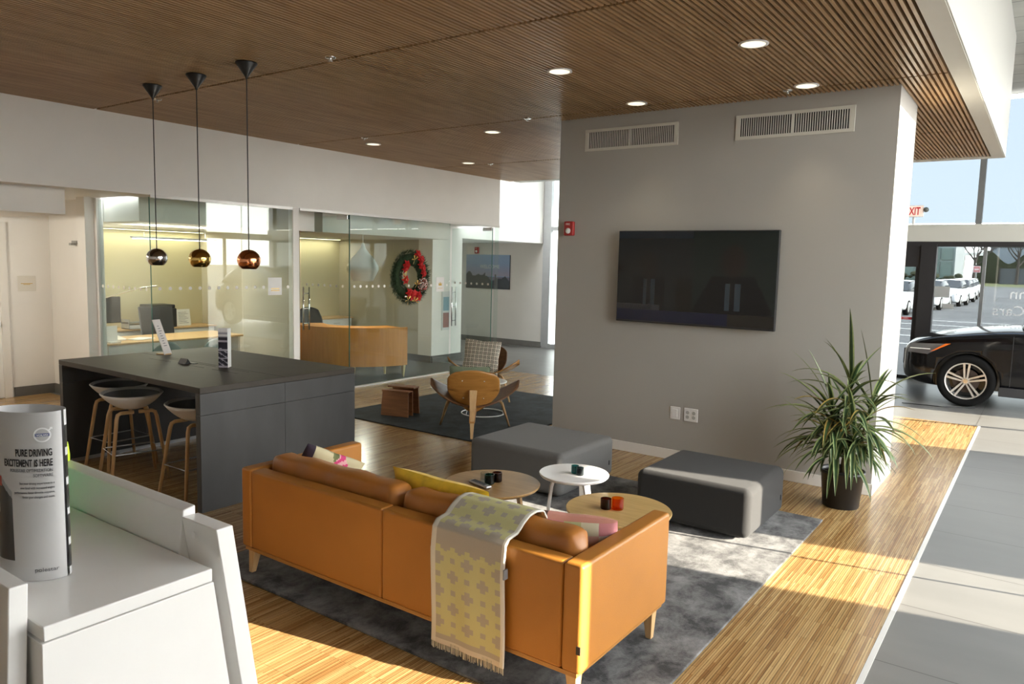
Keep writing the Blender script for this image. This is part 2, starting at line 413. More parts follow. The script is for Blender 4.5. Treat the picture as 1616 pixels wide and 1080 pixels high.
# ================================================================== STRUCTURE
ZC = 3.4
BX = -8.28      # glazed office front
XW = 3.5        # window wall on the right
struct('floor', MB().prism([(-12.2, -3.5), (-.575, -3.5), (-.575, 10.93), (-3.0, 10.93), (-3.0, 10.66), (BX, 10.66), (BX, 4.52), (-12.2, 4.52)], -.12, 0), PLANK)
struct('floor_tile', MB().prism([(-.55, -3.5), (XW + .1, -3.5), (XW + .1, 15.1), (-12.2, 15.1), (-12.2, 10.66), (-3.0, 10.66), (-3.0, 10.93), (-.55, 10.93)], -.12, -.0005), TILE)
struct('floor_carpet', MB().prism([(-12.2, 4.52), (BX, 4.52), (BX, 10.66), (-12.2, 10.66)], -.12, -.0005), CARPET)
struct('trim_1', MB().prism([(-.576, -3.5), (-.549, -3.5), (-.549, 10.95), (-.576, 10.95)], -.1, .003), mat('pale_edging', (.62, .61, .57), .4))

# slatted wood ceiling
sl = MB(); pitch = .0402
segs = [(-3.4, -1.31), (-1.28, 1.335), (1.365, 3.975), (4.005, 6.592), (6.622, 9.283), (9.313, 11.44)]
x = -.745
while x > BX - .02:
    for a, b in segs:
        if -4.31 < x < -1.09 and a < 7.0 < b + .01:
            sl.box(x - .0205, a, ZC, x, 6.852, ZC + .062); sl.box(x - .0205, 7.76, ZC, x, b, ZC + .062)
        else:
            sl.box(x - .0205, a, ZC, x, b, ZC + .062)
    x -= pitch
struct('ceiling', sl, SLATW)
struct('ceiling_backing', bx(-8.5, -3.5, ZC + .066, -.72, 11.46, ZC + .12), mat('dark_void', (.01, .008, .007), .9))
fm = MB().box(-.725, -3.5, ZC - .004, -.59, 11.66, 4.95).box(-8.2, 11.46, ZC - .004, -.725, 11.66, 4.95)
struct('trim_2', fm, SOFFIT)
struct('trim_3', bx(-.592, -3.5, ZC, -.580, 11.67, 4.95), mat('fascia_paint', (.50, .495, .46), .5))
struct('ceiling_showroom', MB().box(-.59, -3.5, 4.9, XW + .3, 15.3, 5.0).box(-9.3, 11.66, 4.9, -.59, 15.3, 5.0), CTILE)

# centre wall with television
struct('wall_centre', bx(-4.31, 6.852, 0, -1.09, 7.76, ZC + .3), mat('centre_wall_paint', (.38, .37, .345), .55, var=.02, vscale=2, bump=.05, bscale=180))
struct('baseboard_centre', MB().box(-4.32, 6.836, 0, -1.08, 6.852, .10).box(-1.09, 6.836, 0, -1.078, 7.76, .10), WBASE, bevel=.003)
# left bulkhead over the offices and the lobby end
struct('wall_left', bx(-8.55, -3.5, 2.565, BX, 11.14, ZC + .4), WHITE)
struct('trim_4', MB().box(-8.30, 4.55, 2.535, -8.262, 6.5, 2.567).box(-8.30, 6.62, 2.535, -8.262, 11.14, 2.567), mat('glazing_channel', (.72, .71, .68), .35, .3))
# low ceiling + door wall on the far left
struct('ceiling_low', MB().box(-12, -3.5, 2.30, -8.56, 3.78, 2.9).box(-12, 3.78, 2.57, -8.56, 4.6, 2.9), WHITE)
struct('wall_door_side', bx(-11.2, -3.5, 0, -10.9, 4.60, 2.6), WHITE)
struct('wall_niche', MB().box(-11.2, 4.60, 0, -9.69, 4.72, 2.6).box(-9.70, 4.41, 0, -9.50, 4.62, 2.6), WHITE)
struct('baseboard_niche', MB().box(-10.9, 4.10, 0, -10.885, 4.6, .125).box(-10.9, 4.585, 0, -9.70, 4.60, .125).box(-9.71, 4.40, 0, -9.50, 4.412, .125), GREYBASE)
d1 = struct('door_1', bx(-10.9, 3.05, .01, -10.878, 3.98, 2.20), WLAQ, bevel=.004)
struct('door_frame', MB().box(-10.9, 3.98, 0, -10.86, 4.07, 2.26).box(-10.9, 2.95, 0, -10.86, 3.05, 2.26).box(-10.9, 3.05, 2.20, -10.86, 3.98, 2.26), WBASE, parent=d1, bevel=.004)
kn = MB().lathe([(.001, 0), (.012, 0), (.012, .03), (.03, .045), (.034, .06), (.026, .075), (.001, .08)], n=20, M=Matrix.Translation((-10.878, 3.9, 1.0)) @ Matrix.Rotation(PI / 2, 4, 'Y'))
link('door_knob', kn, CHROME, d1, smooth=True)

# offices
struct('ceiling_office', MB().box(-11.9, 4.73, 2.29, -8.85, 7.35, 2.7).box(-11.9, 7.5, 2.29, -8.85, 10.4, 2.7).box(-8.85, 4.61, 2.57, -8.56, 10.4, 2.7).box(-11.9, 7.35, 2.57, -8.3, 7.5, 2.7).box(-12, 10.4, 2.571, -8.56, 11.139, 2.7), WHITE)
struct('wall_office_back', MB().box(-12.0, 4.73, 0, -11.82, 7.4, 2.6).box(-12.0, 7.48, 0, -11.82, 10.5, 2.6), YELW)
struct('wall_office_divider', bx(-11.82, 7.38, 0, -9.36, 7.49, 2.6), BEIGE)
struct('wall_office_end', bx(-11.82, 10.45, 0, -9.6, 10.60, 2.6), BEIGE)
struct('wall_office_pier', MB().box(-9.62, 10.44, 0, -9.28, 11.139, 2.57).box(-9.62, 11.139, 0, -9.28, 11.3, 2.349), WHITE)
struct('trim_5', MB().box(-8.36, 6.50, 0, -8.26, 6.60, 2.565), WHITE, bevel=.004)
struct('wall_office_inner', bx(-9.36, 6.52, 0, -8.36, 6.58, 2.57), BEIGE)
struct('wall_office_return', bx(-9.42, 6.52, 0, -9.36, 7.38, 2.57), BEIGE)
struct('baseboard_office', MB().box(-11.82, 10.43, 0, -9.62, 10.45, .13).box(-9.63, 10.42, 0, -9.28, 10.44, .13).box(-9.28, 10.44, 0, -9.265, 11.3, .13).box(-9.265, 10.44, 0, -9.25, 11.3, .09), GREYBASE)
struct('trim_6', MB().box(-9.50, 4.52, 0, -9.44, 4.58, 2.56), WLAQ)
def pane(name, x0, y0, x1, y1, z0=.015, z1=2.54, m=GLASS):
    t = .006
    mb = bx(x0 - (t if x0 == x1 else 0), y0 - (t if y0 == y1 else 0), z0, x1 + (t if x0 == x1 else 0), y1 + (t if y0 == y1 else 0), z1)
    o = link(name, mb, m); o['kind'] = 'structure'; return o
w1 = pane('window_1', -9.44, 4.55, BX - .007, 4.55)
w2 = pane('window_2', BX, 4.545, BX, 5.72)
w3 = pane('window_3', BX, 5.73, BX, 6.495)
w4 = pane('window_4', BX, 7.515, BX, 8.665)
w5 = pane('window_5', BX, 8.675, BX, 9.755)
w6 = pane('window_6', BX, 11.02, BX, 11.13)
dr2 = pane('door_2', -9.34, 7.5, BX - .008, 7.5, .02, 2.52)
dr3 = pane('door_3', -9.24, 10.95, BX - .008, 10.95, .02, 2.52)
def edges(o, lst):
    link('glass_edge', lst, GEDGE, o)
edges(w2, MB().box(BX - .007, 4.541, .015, BX + .007, 4.545, 2.54)); edges(w4, MB().box(BX - .008, 7.508, .015, BX + .008, 7.516, 2.54))
edges(dr3, MB().box(BX - .008, 10.943, .02, BX - .002, 10.957, 2.52))
for o, x0, x1, y in ((dr2, -8.52, -8.29, 7.5), (dr3, -8.50, -8.29, 10.95)):
    link('patch_fitting', MB().box(x0, y - .018, 2.47, x1, y + .018, 2.53).box(x0, y - .018, .01, x1, y + .018, .07), CHROME, o, bevel=.003)
for o, xx, y, za, zb in ((dr2, -9.23, 7.5, .80, 1.46), (dr3, -9.18, 10.95, .68, 1.42)):
    h = MB()
    for s in (-1, 1):
        h.tube([(xx, y + s * .055, za), (xx, y + s * .055, zb)], .012, 10)
    for z in (za + .1, (za + zb) / 2, zb - .1): h.tube([(xx, y - .055, z), (xx, y + .055, z)], .008, 8)
    link('door_handle', h, CHROME, o, smooth=True)
struct('trim_7', MB().box(-8.30, 7.5, 0, -8.255, 9.76, .018), mat('bright_threshold', (.75, .74, .70), .3, .4))
# manifestation dots on the glass
def dots(o, axis, a, b, fixed, z, n, r=.022):
    mb = MB()
    for k in range(n):
        p = a + (b - a) * k / (n - 1)
        if axis == 'Y': M = wallM((fixed, p, z), (0, 1, 0), (0, 0, 1))
        else: M = wallM((p, fixed, z), (1, 0, 0), (0, 0, 1))
        mb.prism([(r * math.cos(t * PI / 6), r * math.sin(t * PI / 6)) for t in range(12)], -.0006, .0006, M)
    link('frosted_dot', mb, mat('dot_film' + str(len(MATS)), (.90, .90, .86), .7), o)
dots(w1, 'X', -9.38, -8.38, 4.541, 1.50, 9); dots(w2, 'Y', 4.64, 5.64, BX + .008, 1.51, 9); dots(w3, 'Y', 5.78, 6.42, BX + .008, 1.51, 6)
dots(dr2, 'X', -9.2, -8.4, 7.49, 1.50, 7); dots(w4, 'Y', 7.6, 8.58, BX + .008, 1.50, 9); dots(w5, 'Y', 8.75, 9.68, BX + .008, 1.50, 8)
dots(dr3, 'X', -9.15, -8.36, 10.94, 1.50, 7)

# lobby beyond the offices
struct('wall_lobby_upper', bx(-9.6, 11.14, 2.35, -9.28, 14.15, 4.9), WHITE)
struct('ceiling_alcove', bx(-12.2, 11.3, 2.35, -9.6, 14.2, 2.45), WHITE)
struct('wall_lobby_back', MB().box(-12.2, 14.15, 0, -9.28, 14.3, 4.9).box(-12.2, 11.3, 0, -12.0, 14.15, 2.4), WARMW)
struct('wall_lobby_right', MB().box(-7.3, 14.15, 0, -3.5, 14.3, 4.9).box(-3.6, 14.3, 0, -3.5, 15.0, 4.9), WHITE)
struct('wall_end_side', bx(-12.2, 10.61, 0, -9.63, 11.13, 2.569), WHITE)
struct('baseboard_lobby', MB().box(-12.0, 14.135, 0, -9.28, 14.15, .13).box(-9.265, 14.13, 0, -9.25, 14.15, .05), GREYBASE)
w7 = struct('window_7', MB().box(-9.10, 14.2, .1, -7.4, 14.21, 4.8), GLASSF)
struct('window_frame', MB().box(-9.27, 14.13, 0, -9.07, 14.24, 4.9).box(-7.42, 14.13, 0, -7.3, 14.24, 4.9).box(-9.07, 14.14, 2.64, -7.4, 14.24, 2.72).box(-9.07, 14.14, 0, -7.4, 14.24, .1), ALU, parent=w7)

# showroom front (far wall, Y = 15)
struct('wall_front', MB().box(-3.6, 14.95, 2.44, XW + .2, 15.15, 2.74), mat('spandrel', (.52, .52, .48), .5))
def front_pane(name, x0, x1, z0, z1, m):
    o = link(name, bx(x0, 15.03, z0, x1, 15.04, z1), m); o['kind'] = 'structure'; return o
w8 = front_pane('window_8', -3.5, -2.36, 2.76, 4.78, GLASSB)
w9 = front_pane('window_9', -2.30, -1.09, 2.76, 4.78, GLASSB)
w10 = front_pane('window_10', -1.0, .5, 2.76, 4.78, GLASSB)
w11 = front_pane('window_11', .58, XW, 2.76, 4.78, GLASSB)
struct('window_frame', MB().box(-2.37, 14.95, 2.74, -2.28, 15.1, 4.9).box(-1.09, 14.95, 2.74, -1.0, 15.1, 4.9).box(.5, 14.95, 2.74, .58, 15.1, 4.9), MULL, parent=w10)
w12 = front_pane('window_12', -1.63, -.93, .08, 2.36, GLASSW)
w13 = front_pane('window_13', -.89, .62, .08, 2.36, GLASSW)
w14 = front_pane('window_14', .66, XW, .08, 2.36, GLASSW)
struct('window_frame', MB().box(-.935, 14.97, .08, -.885, 15.1, 2.38).box(.62, 14.97, .08, .67, 15.1, 2.38).box(-1.63, 14.98, 0, XW, 15.08, .08), MULL, parent=w13)
struct('window_frame', MB().box(-3.5, 14.94, 2.36, XW, 15.1, 2.445).box(-1.86, 14.90, 0, -1.62, 15.1, 2.40), DARKF, parent=w12)
d4 = struct('door_4', bx(-2.86, 15.03, .05, -1.90, 15.04, 2.0), GLASSW)
struct('door_frame', MB().box(-2.95, 14.96, 2.0, -1.86, 15.1, 2.37).box(-2.95, 14.97, 0, -2.86, 15.08, 2.0).box(-1.93, 14.97, 0, -1.86, 15.08, 2.0).box(-2.86, 14.97, 0, -1.9, 15.08, .06), DARKF, parent=d4)
link('push_sticker', bx(-2.25, 15.015, 1.06, -1.89, 15.025, 1.105), mat('red_sticker', (.45, .03, .04), .4), d4)
link('sticker_text', text_mb('PULL TO OPEN', .035, wallM((-2.23, 15.014, 1.07), (1, 0, 0), (0, 0, 1))), mat('sticker_ink', (.75, .6, .6), .5), d4)
struct('wall_front_left', bx(-3.6, 14.95, 0, -2.95, 15.15, 2.44), WHITE)
GRYST = mat('grey_board_back', (.36, .37, .36), .6)
link('notice_back', bx(-1.65, 15.015, 1.48, -1.385, 15.025, 1.67), GRYST, w12)
link('notice_back', bx(-1.48, 15.015, 1.29, -1.31, 15.025, 1.37), GRYST, w12)
VIN = mat('white_vinyl', (.72, .74, .76), .5)
Mm = wallM((0, 15.02, 0), (-1, 0, 0), (0, 0, 1))
link('vinyl_lettering', text_mb('Lynn', .26, wallM((-.02, 15.024, 1.50), (-1, 0, 0), (0, 0, 1))), VIN, w13)
link('vinyl_lettering', text_mb('Cars', .24, wallM((-.28, 15.024, 1.22), (-1, 0, 0), (0, 0, 1))), VIN, w13)

# right window wall (out of frame; openings shaped to let in daylight and sun patches) and wall behind the camera
rw = MB()
def rws(y0, y1, z0, z1): rw.box(XW, y0, z0, XW + .2, y1, z1)
rws(-3.5, 1.45, 0, 4.9); rws(2.05, 2.9, 0, 3.0); rws(1.45, 2.9, 4.3, 4.9); rws(2.9, 3.68, 4.72, 4.9); rws(3.68, 15.0, 4.72, 4.9); rws(3.68, 15.0, 2.42, 2.60); rws(15.0, 15.15, 0, 4.9)
OX = 9.0; OY, OZ = (OX - XW) * .1935, (OX - XW) * .3056
ow = MB()  # unseen wall added outside; its gaps cut the sun into patches
def ows(y0, y1, z0, z1): ow.box(OX, y0 + OY, max(-.15, z0 + OZ if z0 > 0 else -.15), OX + .3, y1 + OY, z1 + OZ)
ows(1.0, 2.9, 0, 4.95); ows(2.9, 3.68, 2.42, 4.95); ows(3.68, 5.36, 0, 4.95); ows(5.36, 6.30, 2.42, 4.95); ows(6.30, 7.76, 0, 4.95)
ows(7.76, 8.66, 0, 2.32); ows(8.66, 10.15, 0, 4.95); ows(10.15, 15.0, 2.42, 4.95)
o_ = link('sun_mask_wall', ow, WHITE); o_['kind'] = 'structure'
struct('wall_right', rw, WHITE)
struct('trim_8', MB().box(XW + .05, 2.45, 0, XW + .12, 2.52, 4.5)
       .box(XW + .08, 5.955, 0, XW + .10, 5.975, 2.42).box(XW + .05, 11.7, 0, XW + .12, 11.77, 2.42).box(XW + .05, 13.3, 0, XW + .12, 13.37, 2.42), MULL)
bw = MB().box(-12.2, -3.6, 0, XW + .2, -3.5, 4.9)
struct('wall_behind', bw, WHITE)

# ================================================================== WALL FITTINGS
def vent(x0, x1, label):
    t = thing('wall_vent', label, 'air vent', (x0, 6.852, 3.06), 0, None); Wd = x1 - x0
    fr = MB().box(0, -.012, 0, Wd, 0, .028).box(0, -.012, .19, Wd, 0, .218).box(0, -.012, .028, .04, 0, .19).box(Wd - .04, -.012, .028, Wd, 0, .19)
    link('frame', fr, mat('vent_cream' + label[:4], (.58, .57, .51), .45), t, bevel=.002)
    link('duct', bx(.04, -.003, .028, Wd - .04, -.001, .19), mat('duct_dark' + label[:4], (.03, .03, .03), .9), t)
    g = MB(); n = int((Wd - .08) / .019)
    for k in range(n):
        xx = .042 + k * (Wd - .084) / (n - 1); g.box(xx - .0035, -.010, .028, xx + .0035, -.004, .19)
    g.box(Wd / 2 - .008, -.011, .028, Wd / 2 + .008, -.004, .19)
    link('louvre', g, mat('louvre_cream' + label[:4], (.60, .59, .54), .45), t)
vent(-4.005, -2.985, 'shorter cream supply air grille high on the centre wall, left one'); vent(-2.43, -1.42, 'longer cream return air grille high on the centre wall, right one')

t = thing('television', 'large black flat-screen television mounted on the white centre wall', 'television', (-2.745, 6.80, 1.345))
link('bezel', MB().box(-.79, -.03, 0, .79, .012, .90), BLKPL, t, bevel=.006)
link('wall_bracket', MB().box(-.3, .012, .25, .3, .05, .65), BLACKM, t)
def tvcol(u, v):
    x, y = u, v; c = (.010, .012, .013)
    if y > .93: c = (.012, .017, .024)
    if .49 < x < .495: return (.03, .03, .032)
    if x > .5:
        c = (.008, .013, .012)
        if ((x - .75) / .075) ** 2 + ((y - .68) / .17) ** 2 < 1: c = (.013, .010, .009)
        elif y < .52 and abs(x - .75) < .13 + (.52 - y) * .3: c = (.003, .003, .004)
        if y < .45 and abs(x - .755) < .048 and y > .16:
            c = (.026, .038, .050)
            if abs(x - .75) < .014: c = (.006, .006, .008)
    else:
        if ((x - .215) / .06) ** 2 + ((y - .62) / .15) ** 2 < 1: c = (.012, .010, .009)
        elif y < .5 and abs(x - .215) < .11: c = (.006, .006, .007)
        if y < .47 and abs(x - .215) < .04 and y > .17:
            c = (.020, .027, .034)
            if abs(x - .215) < .013: c = (.006, .006, .008)
        if .1 < y < .5 and x > .4: c = (.008, .007, .006)
    if .12 < y < .185 and x < .29: c = (.030, .031, .036)
    if y < .12: c = (.008, .010, .028) if x < .73 else (.016, .014, .012)
    return c
scr = MB().grid(lambda u, v: (-.78 + 1.56 * u, -.0315, .02 + .87 * v), 140, 80, tvcol)
so_ = link('screen', scr, mat('tv_screen', (.01, .01, .01), .10, attr=True, emit=.05), t)
link('ticker_text', text_mb('HELP WANTED', .048, wallM((-.74, -.033, .135), (1, 0, 0), (0, 0, 1))), mat('tv_text', (.012, .012, .015), .3), t)

def alarm(x, y, z, label, s=1.):
    t = thing('fire_alarm', label, 'fire alarm', (x, y, z)); t.scale = (s, s, s)
    link('housing', bx(-.058, -.045, -.075, .058, 0, .075), REDP, t, bevel=.012)
    link('strobe', MB().lathe([(.03, 0), (.03, .008), (.018, .02), (.001, .022)], n=20, M=Matrix.Translation((0, -.045, -.025)) @ Matrix.Rotation(PI / 2, 4, 'X')), STROBE, t, smooth=True)
    link('lettering', text_mb('FIRE', .028, wallM((-.032, -.0462, .035), (1, 0, 0), (0, 0, 1))), PAPER, t)
alarm(-4.155, 6.852, 2.275, 'red fire alarm strobe on the near white wall left of the television')
alarm(-11.15, 14.15, 2.18, 'small red fire alarm strobe above the poster in the lobby', 1.0)
t = thing('switch_plate', 'blank white wall plate low on the wall, left of the double socket', 'wall plate', (-2.885, 6.852, .47))
link('plate', bx(-.052, -.008, -.062, .052, 0, .062), WPLAST, t, bevel=.004)
link('rocker', bx(-.025, -.013, -.04, .025, -.008, .04), WPLAST, t, bevel=.003)
t = thing('wall_socket', 'double white power socket plate low on the wall beneath the television', 'power socket', (-2.722, 6.852, .47))
link('plate', bx(-.07, -.008, -.064, .07, 0, .064), WPLAST, t, bevel=.004)
for sx in (-.032, .032):
    for sz in (-.022, .022):
        link('outlet', MB().lathe([(.018, 0), (.018, .004), (.001, .004)], n=16, M=Matrix.Translation((sx, -.008, sz)) @ Matrix.Rotation(PI / 2, 4, 'X')), mat('outlet_grey%d%d' % (sx > 0, sz > 0), (.42, .42, .40), .4), t)
t = thing('thermostat', 'pair of pale wall controls on the sunlit end of the centre wall', 'wall control', (-1.09, 7.45, 1.32))
link('plate', bx(0, -.05, -.06, .012, .05, .06), WPLAST, t, bevel=.003); link('plate', bx(0, -.05, .09, .012, .05, .21), WPLAST, t, bevel=.003)
t = thing('wall_hook', 'small white fitting high on the niche wall near the bulkhead', 'wall fitting', (-10.15, 4.6, 2.02))
link('body', MB().box(-.07, -.03, 0, .07, 0, .03).box(-.03, -.08, -.03, .03, -.02, .0), mat('grey_fit', (.35, .35, .33), .4), t, bevel=.004)
t = thing('door_sign', 'small clear sign plate with gold line on the left wall', 'sign', (-10.9, 4.30, 1.48))
link('plate', bx(0, -.11, -.10, .006, .11, .10), mat('sign_cream', (.70, .68, .62), .3), t, bevel=.002)
link('emblem', MB().box(.006, -.07, -.004, .008, .07, .004).box(.006, -.04, -.016, .008, .04, -.008), GOLD, t)

# poster in the lobby
def postc(u, v):
    k = (.16 + .05 * v, .20 + .10 * v, .33 + .10 * v) if v > .35 else (.14, .13, .18)
    f = min(1, max(0, (.75 - v) / .4)); k = tuple(k[i] * (1 - f) + (.26, .24, .30)[i] * f for i in range(3)) if v > .38 else k
    if v < .32 + .08 * math.sin(u * 23) * math.sin(u * 7 + 1) + (.10 if u < .45 else -.02): k = (.035, .045, .055)
    if .66 < u < .70 and .1 < v < .42: k = (.015, .015, .02)
    return k
t = thing('poster', 'wide dusk-blue landscape poster with treeline on the lobby wall', 'poster', (-11.46, 14.12, 1.28))
link('print', MB().grid(lambda u, v: (u * 1.29, 0, v * .80), 60, 40, postc), PRINT, t)
link('board', bx(0, .002, 0, 1.29, .028, .80), BLKPL, t)
link('lettering', text_mb('WELCOME', .12, wallM((.42, -.002, .48), (1, 0, 0), (0, 0, 1))), mat('poster_ink', (.45, .50, .48), .5), t)

# exit sign
t = thing('exit_sign', 'white exit sign with red letters and a round lamp head', 'exit sign', (-2.02, 14.88, 2.87))
link('housing', bx(-.15, 0, 0, .15, .05, .20), WPLAST, t, bevel=.01)
link('face', bx(-.14, -.002, .01, .14, 0, .19), EXITM, t)
link('lettering', text_mb('EXIT', .185, wallM((-.128, -.004, .036), (1, 0, 0), (0, 0, 1)), sx=.60, bold=.004), EXITR, t)
link('emergency_lamp', MB().lathe([(.001, 0), (.04, 0), (.045, .04), (.03, .08), (.001, .085)], n=20, M=Matrix.Translation((.19, .02, .12)) @ Matrix.Rotation(PI / 2, 4, 'X')), mat('grey_lamp', (.12, .13, .12), .3), t, smooth=True)
link('stem', MB().tube([(0, .04, .02), (0, .06, .02), (0, .06, -.14)], .02), WPLAST, t)

# ceiling fittings
DL = [(-1.735, 5.14, 'nearest ceiling downlight, right of the row over the ottomans'), (-3.237, 5.10, 'ceiling downlight in the near row, above the grey ottoman'),
      (-3.235, 6.44, 'ceiling downlight just before the centre wall, left of two'), (-1.738, 6.50, 'ceiling downlight just before the centre wall, right of two'),
      (-5.357, 7.03, 'ceiling downlight left of the centre wall over the shell chairs'), (-7.30, 7.03, 'ceiling downlight close to the bulkhead above the orange desk office'),
      (-7.33, 9.03, 'farthest ceiling downlight, near the end of the bulkhead')]
for x, y, l in DL:
    t = thing('downlight', l, 'ceiling light', (x, y, ZC), 0, None)
    link('trim_ring', MB().lathe([(.078, .0), (.098, -.0), (.100, -.006), (.080, -.008)], n=32, caps=False), WPLAST, t, smooth=True)
    link('reflector', MB().lathe([(.080, -.0075), (.060, -.0055), (.001, -.004)], n=32, caps=False), CANE_E, t, smooth=True)
    ld = bpy.data.lights.new('downlight_lamp', 'SPOT'); lo = bpy.data.objects.new('downlight_lamp', ld); C.objects.link(lo); lo.parent = t
    lo.location = (0, 0, -.015); ld.energy = 14; ld.spot_size = math.radians(76); ld.spot_blend = .8; ld.color = (1, .86, .62); ld.shadow_soft_size = .05
for i, (x, y, l) in enumerate([(-4.52, 3.91, 'ceiling sprinkler head on the first slat joint, right of the pendants'), (-7.2, 4.06, 'ceiling sprinkler head beneath the silver pendant canopy'),
      (-4.55, 6.57, 'ceiling sprinkler head on the second joint, centre'), (-1.92, 6.62, 'ceiling sprinkler head beside the right downlight at the wall'), (-7.06, 6.65, 'ceiling sprinkler head on the second joint, by the bulkhead'), (-7.1, 9.29, 'ceiling sprinkler head on the farthest joint')]):
    t = thing('sprinkler_head', l, 'sprinkler', (x, y, ZC))
    link('escutcheon', MB().lathe([(.001, -.006), (.035, -.006), (.042, 0), (.042, .004)], n=20, caps=False), CHROME, t, smooth=True)
    link('deflector', MB().lathe([(.001, -.024), (.016, -.024), (.016, -.022), (.006, -.020), (.008, -.006)], n=16, caps=False), CHROME, t, smooth=True)
for x, y, l in ((-9.75, 2.6, 'added unseen fill light in the low ceiling by the left door'), (-9.75, .6, 'added unseen fill light deep in the low left corridor')):  # unseen lights added to brighten the door and niche walls
    t = thing('downlight', l, 'ceiling light', (x, y, 2.30))
    link('trim_ring', MB().lathe([(.078, .0), (.098, -.0), (.100, -.006), (.080, -.008)], n=24, caps=False), WPLAST, t); link('reflector', MB().lathe([(.001, -.002), (.079, -.004)], n=24, caps=False), CANE_E, t)
    ld = bpy.data.lights.new('downlight_lamp', 'POINT'); lo = bpy.data.objects.new('downlight_lamp', ld); C.objects.link(lo); lo.parent = t
    lo.location = (0, 0, -.06); ld.energy = 45; ld.color = (1, .92, .78); ld.shadow_soft_size = .08
t = thing('ceiling_vent', 'dark slotted air vent in the white showroom ceiling', 'air vent', (.35, 11.3, 4.9))
link('frame', bx(-.3, -.15, -.02, .6, .15, 0), mat('vg', (.3, .3, .3), .5), t)
for k in range(4): link('slat', bx(-.28, -.12 + k * .065, -.03, .58, -.09 + k * .065, -.02), BLACKM, t)

# pendants
for x, y, m, nm in ((-6.634, 3.70, CHR_S, 'silver'), (-5.917, 3.68, CHR_G, 'brass'), (-5.20, 3.66, CHR_C, 'copper')):
    t = thing('pendant_lamp', '%s ball pendant lamp on a black cord over the bar table' % nm, 'pendant lamp', (x, y, 1.79))
    zc_ = 0
    link('canopy', MB().lathe([(.008, 1.485), (.012, 1.50), (.082, 1.60), (.080, 1.607), (.001, 1.607)], n=32), BLACKM, t, smooth=True)
    link('cord', MB().tube([(0, 0, .15), (0, 0, 1.5)], .0045, 8), BLACKM, t)
    pf = []
    for k in range(14):
        a = -.92 + (PI / 2 + .92) * k / 13; pf.append((max(.001, .090 * math.cos(a)), .080 + .086 * math.sin(a)))
    link('shade', MB().lathe(pf, n=40, caps=False), m, t, smooth=True)
    pf2 = [(r * .96, z - .001 if k else z + .001) for k, (r, z) in enumerate(pf)]
    link('shade_lining', MB().lathe(pf2, n=40, caps=False), mat('lining_' + nm, (.5, .45, .4), .4), t, smooth=True)
    link('bulb', MB().lathe([(.001, .03), (.03, .04), (.038, .065), (.03, .09), (.012, .11), (.001, .12)], n=20), mat('bulb_' + nm, (1, .95, .85), .4, emit=4, ecol=(1, .85, .6)), t, smooth=True)

# ================================================================== RUGS
def rug(name, label, x0, y0, x1, y1, m, h=.016):
    o = link(name, MB().box(x0, y0, .0005, x1, y1, h), m, bevel=.006); tag(o, label, 'rug'); return o
rug('area_rug', 'mottled silver-grey rug under the orange sofa and round tables', -4.08, 2.545, -1.25, 5.89, RUGM)
rug('area_rug', 'dark blue-grey rug under the two wooden shell chairs', -7.02, 6.10, -4.66, 8.97, RUGB, .014)
RZ = .0165

# ================================================================== SOFA
SX0, SX1, SY0, SY1 = -3.80, -1.465, 2.60, 3.48
t = thing('sofa', 'orange leather sofa seen from behind with wooden legs', 'sofa', (0, 0, RZ))
zb, zt = .165, .645
link('arm', bx(SX0, SY0, zb, SX0 + .095, SY1, zt), LEATH, t, bevel=.018, seg=4)
link('arm', bx(SX1 - .095, SY0, zb, SX1, SY1, zt), LEATH, t, bevel=.018, seg=4)
link('backrest', bx(SX0 + .096, SY0 + .002, zb, (SX0 + SX1) / 2 - .001, SY0 + .10, zt - .006), LEATH, t, bevel=.016, seg=4)
link('backrest', bx((SX0 + SX1) / 2 + .001, SY0 + .002, zb, SX1 - .096, SY0 + .10, zt - .006), LEATH, t, bevel=.016, seg=4)
link('seat_base', bx(SX0 + .096, SY0 + .101, zb, SX1 - .096, SY1 - .01, .28), LEATH, t, bevel=.01)
link('wooden_rail', MB().box(SX0 + .02, SY0 + .012, .145, SX1 - .02, SY1 - .012, .164), OAKD, t)
for sx, sy in ((0, 0), (1, 0), (0, 1), (1, 1)):
    xx = SX1 - .075 if sx else SX0 + .045; yy = SY1 - .09 if sy else SY0 + .04
    def q(cx, cy, r): return [(cx - r, cy - r), (cx + r, cy - r), (cx + r, cy + r), (cx - r, cy + r)]
    b = [(a, c, 0) for a, c in q(xx + .03 * sx, yy, .015)]; tp = [(a, c, .15) for a, c in q(xx + .02, yy + .01, .028)]
    link('leg', MB().hexa(b, tp), OAKZ, t, bevel=.003)
xm = (SX0 + SX1) / 2
def pillow_fn(wd, ht, th, p=3.0, sag=0.):
    def top(sgn):
        def fn(u, v):
            a, b = 2 * u - 1, 2 * v - 1
            edge = (max(0, 1 - abs(a) ** p) * max(0, 1 - abs(b) ** p)) ** .5
            k = 1 - .06 * (1 - abs(b)) ** 2 * abs(a) ** 4
            k2 = 1 - .06 * (1 - abs(a)) ** 2 * abs(b) ** 4
            return (a * wd / 2 * k, sgn * th / 2 * edge, b * ht / 2 * k2)
        return fn
    return top
def pillow(name, wd, ht, th, M, m, parent=None, colfn=None, n=28, p=3.0):
    mb = MB()
    for s in (1, -1):
        fn = pillow_fn(wd, ht, th, p)(s)
        mb.grid(lambda u, v: M @ Vector(fn(u, v)), n, n, (lambda u, v: colfn(u, v, s)) if colfn else None)
    return link(name, mb, m, parent, smooth=True)
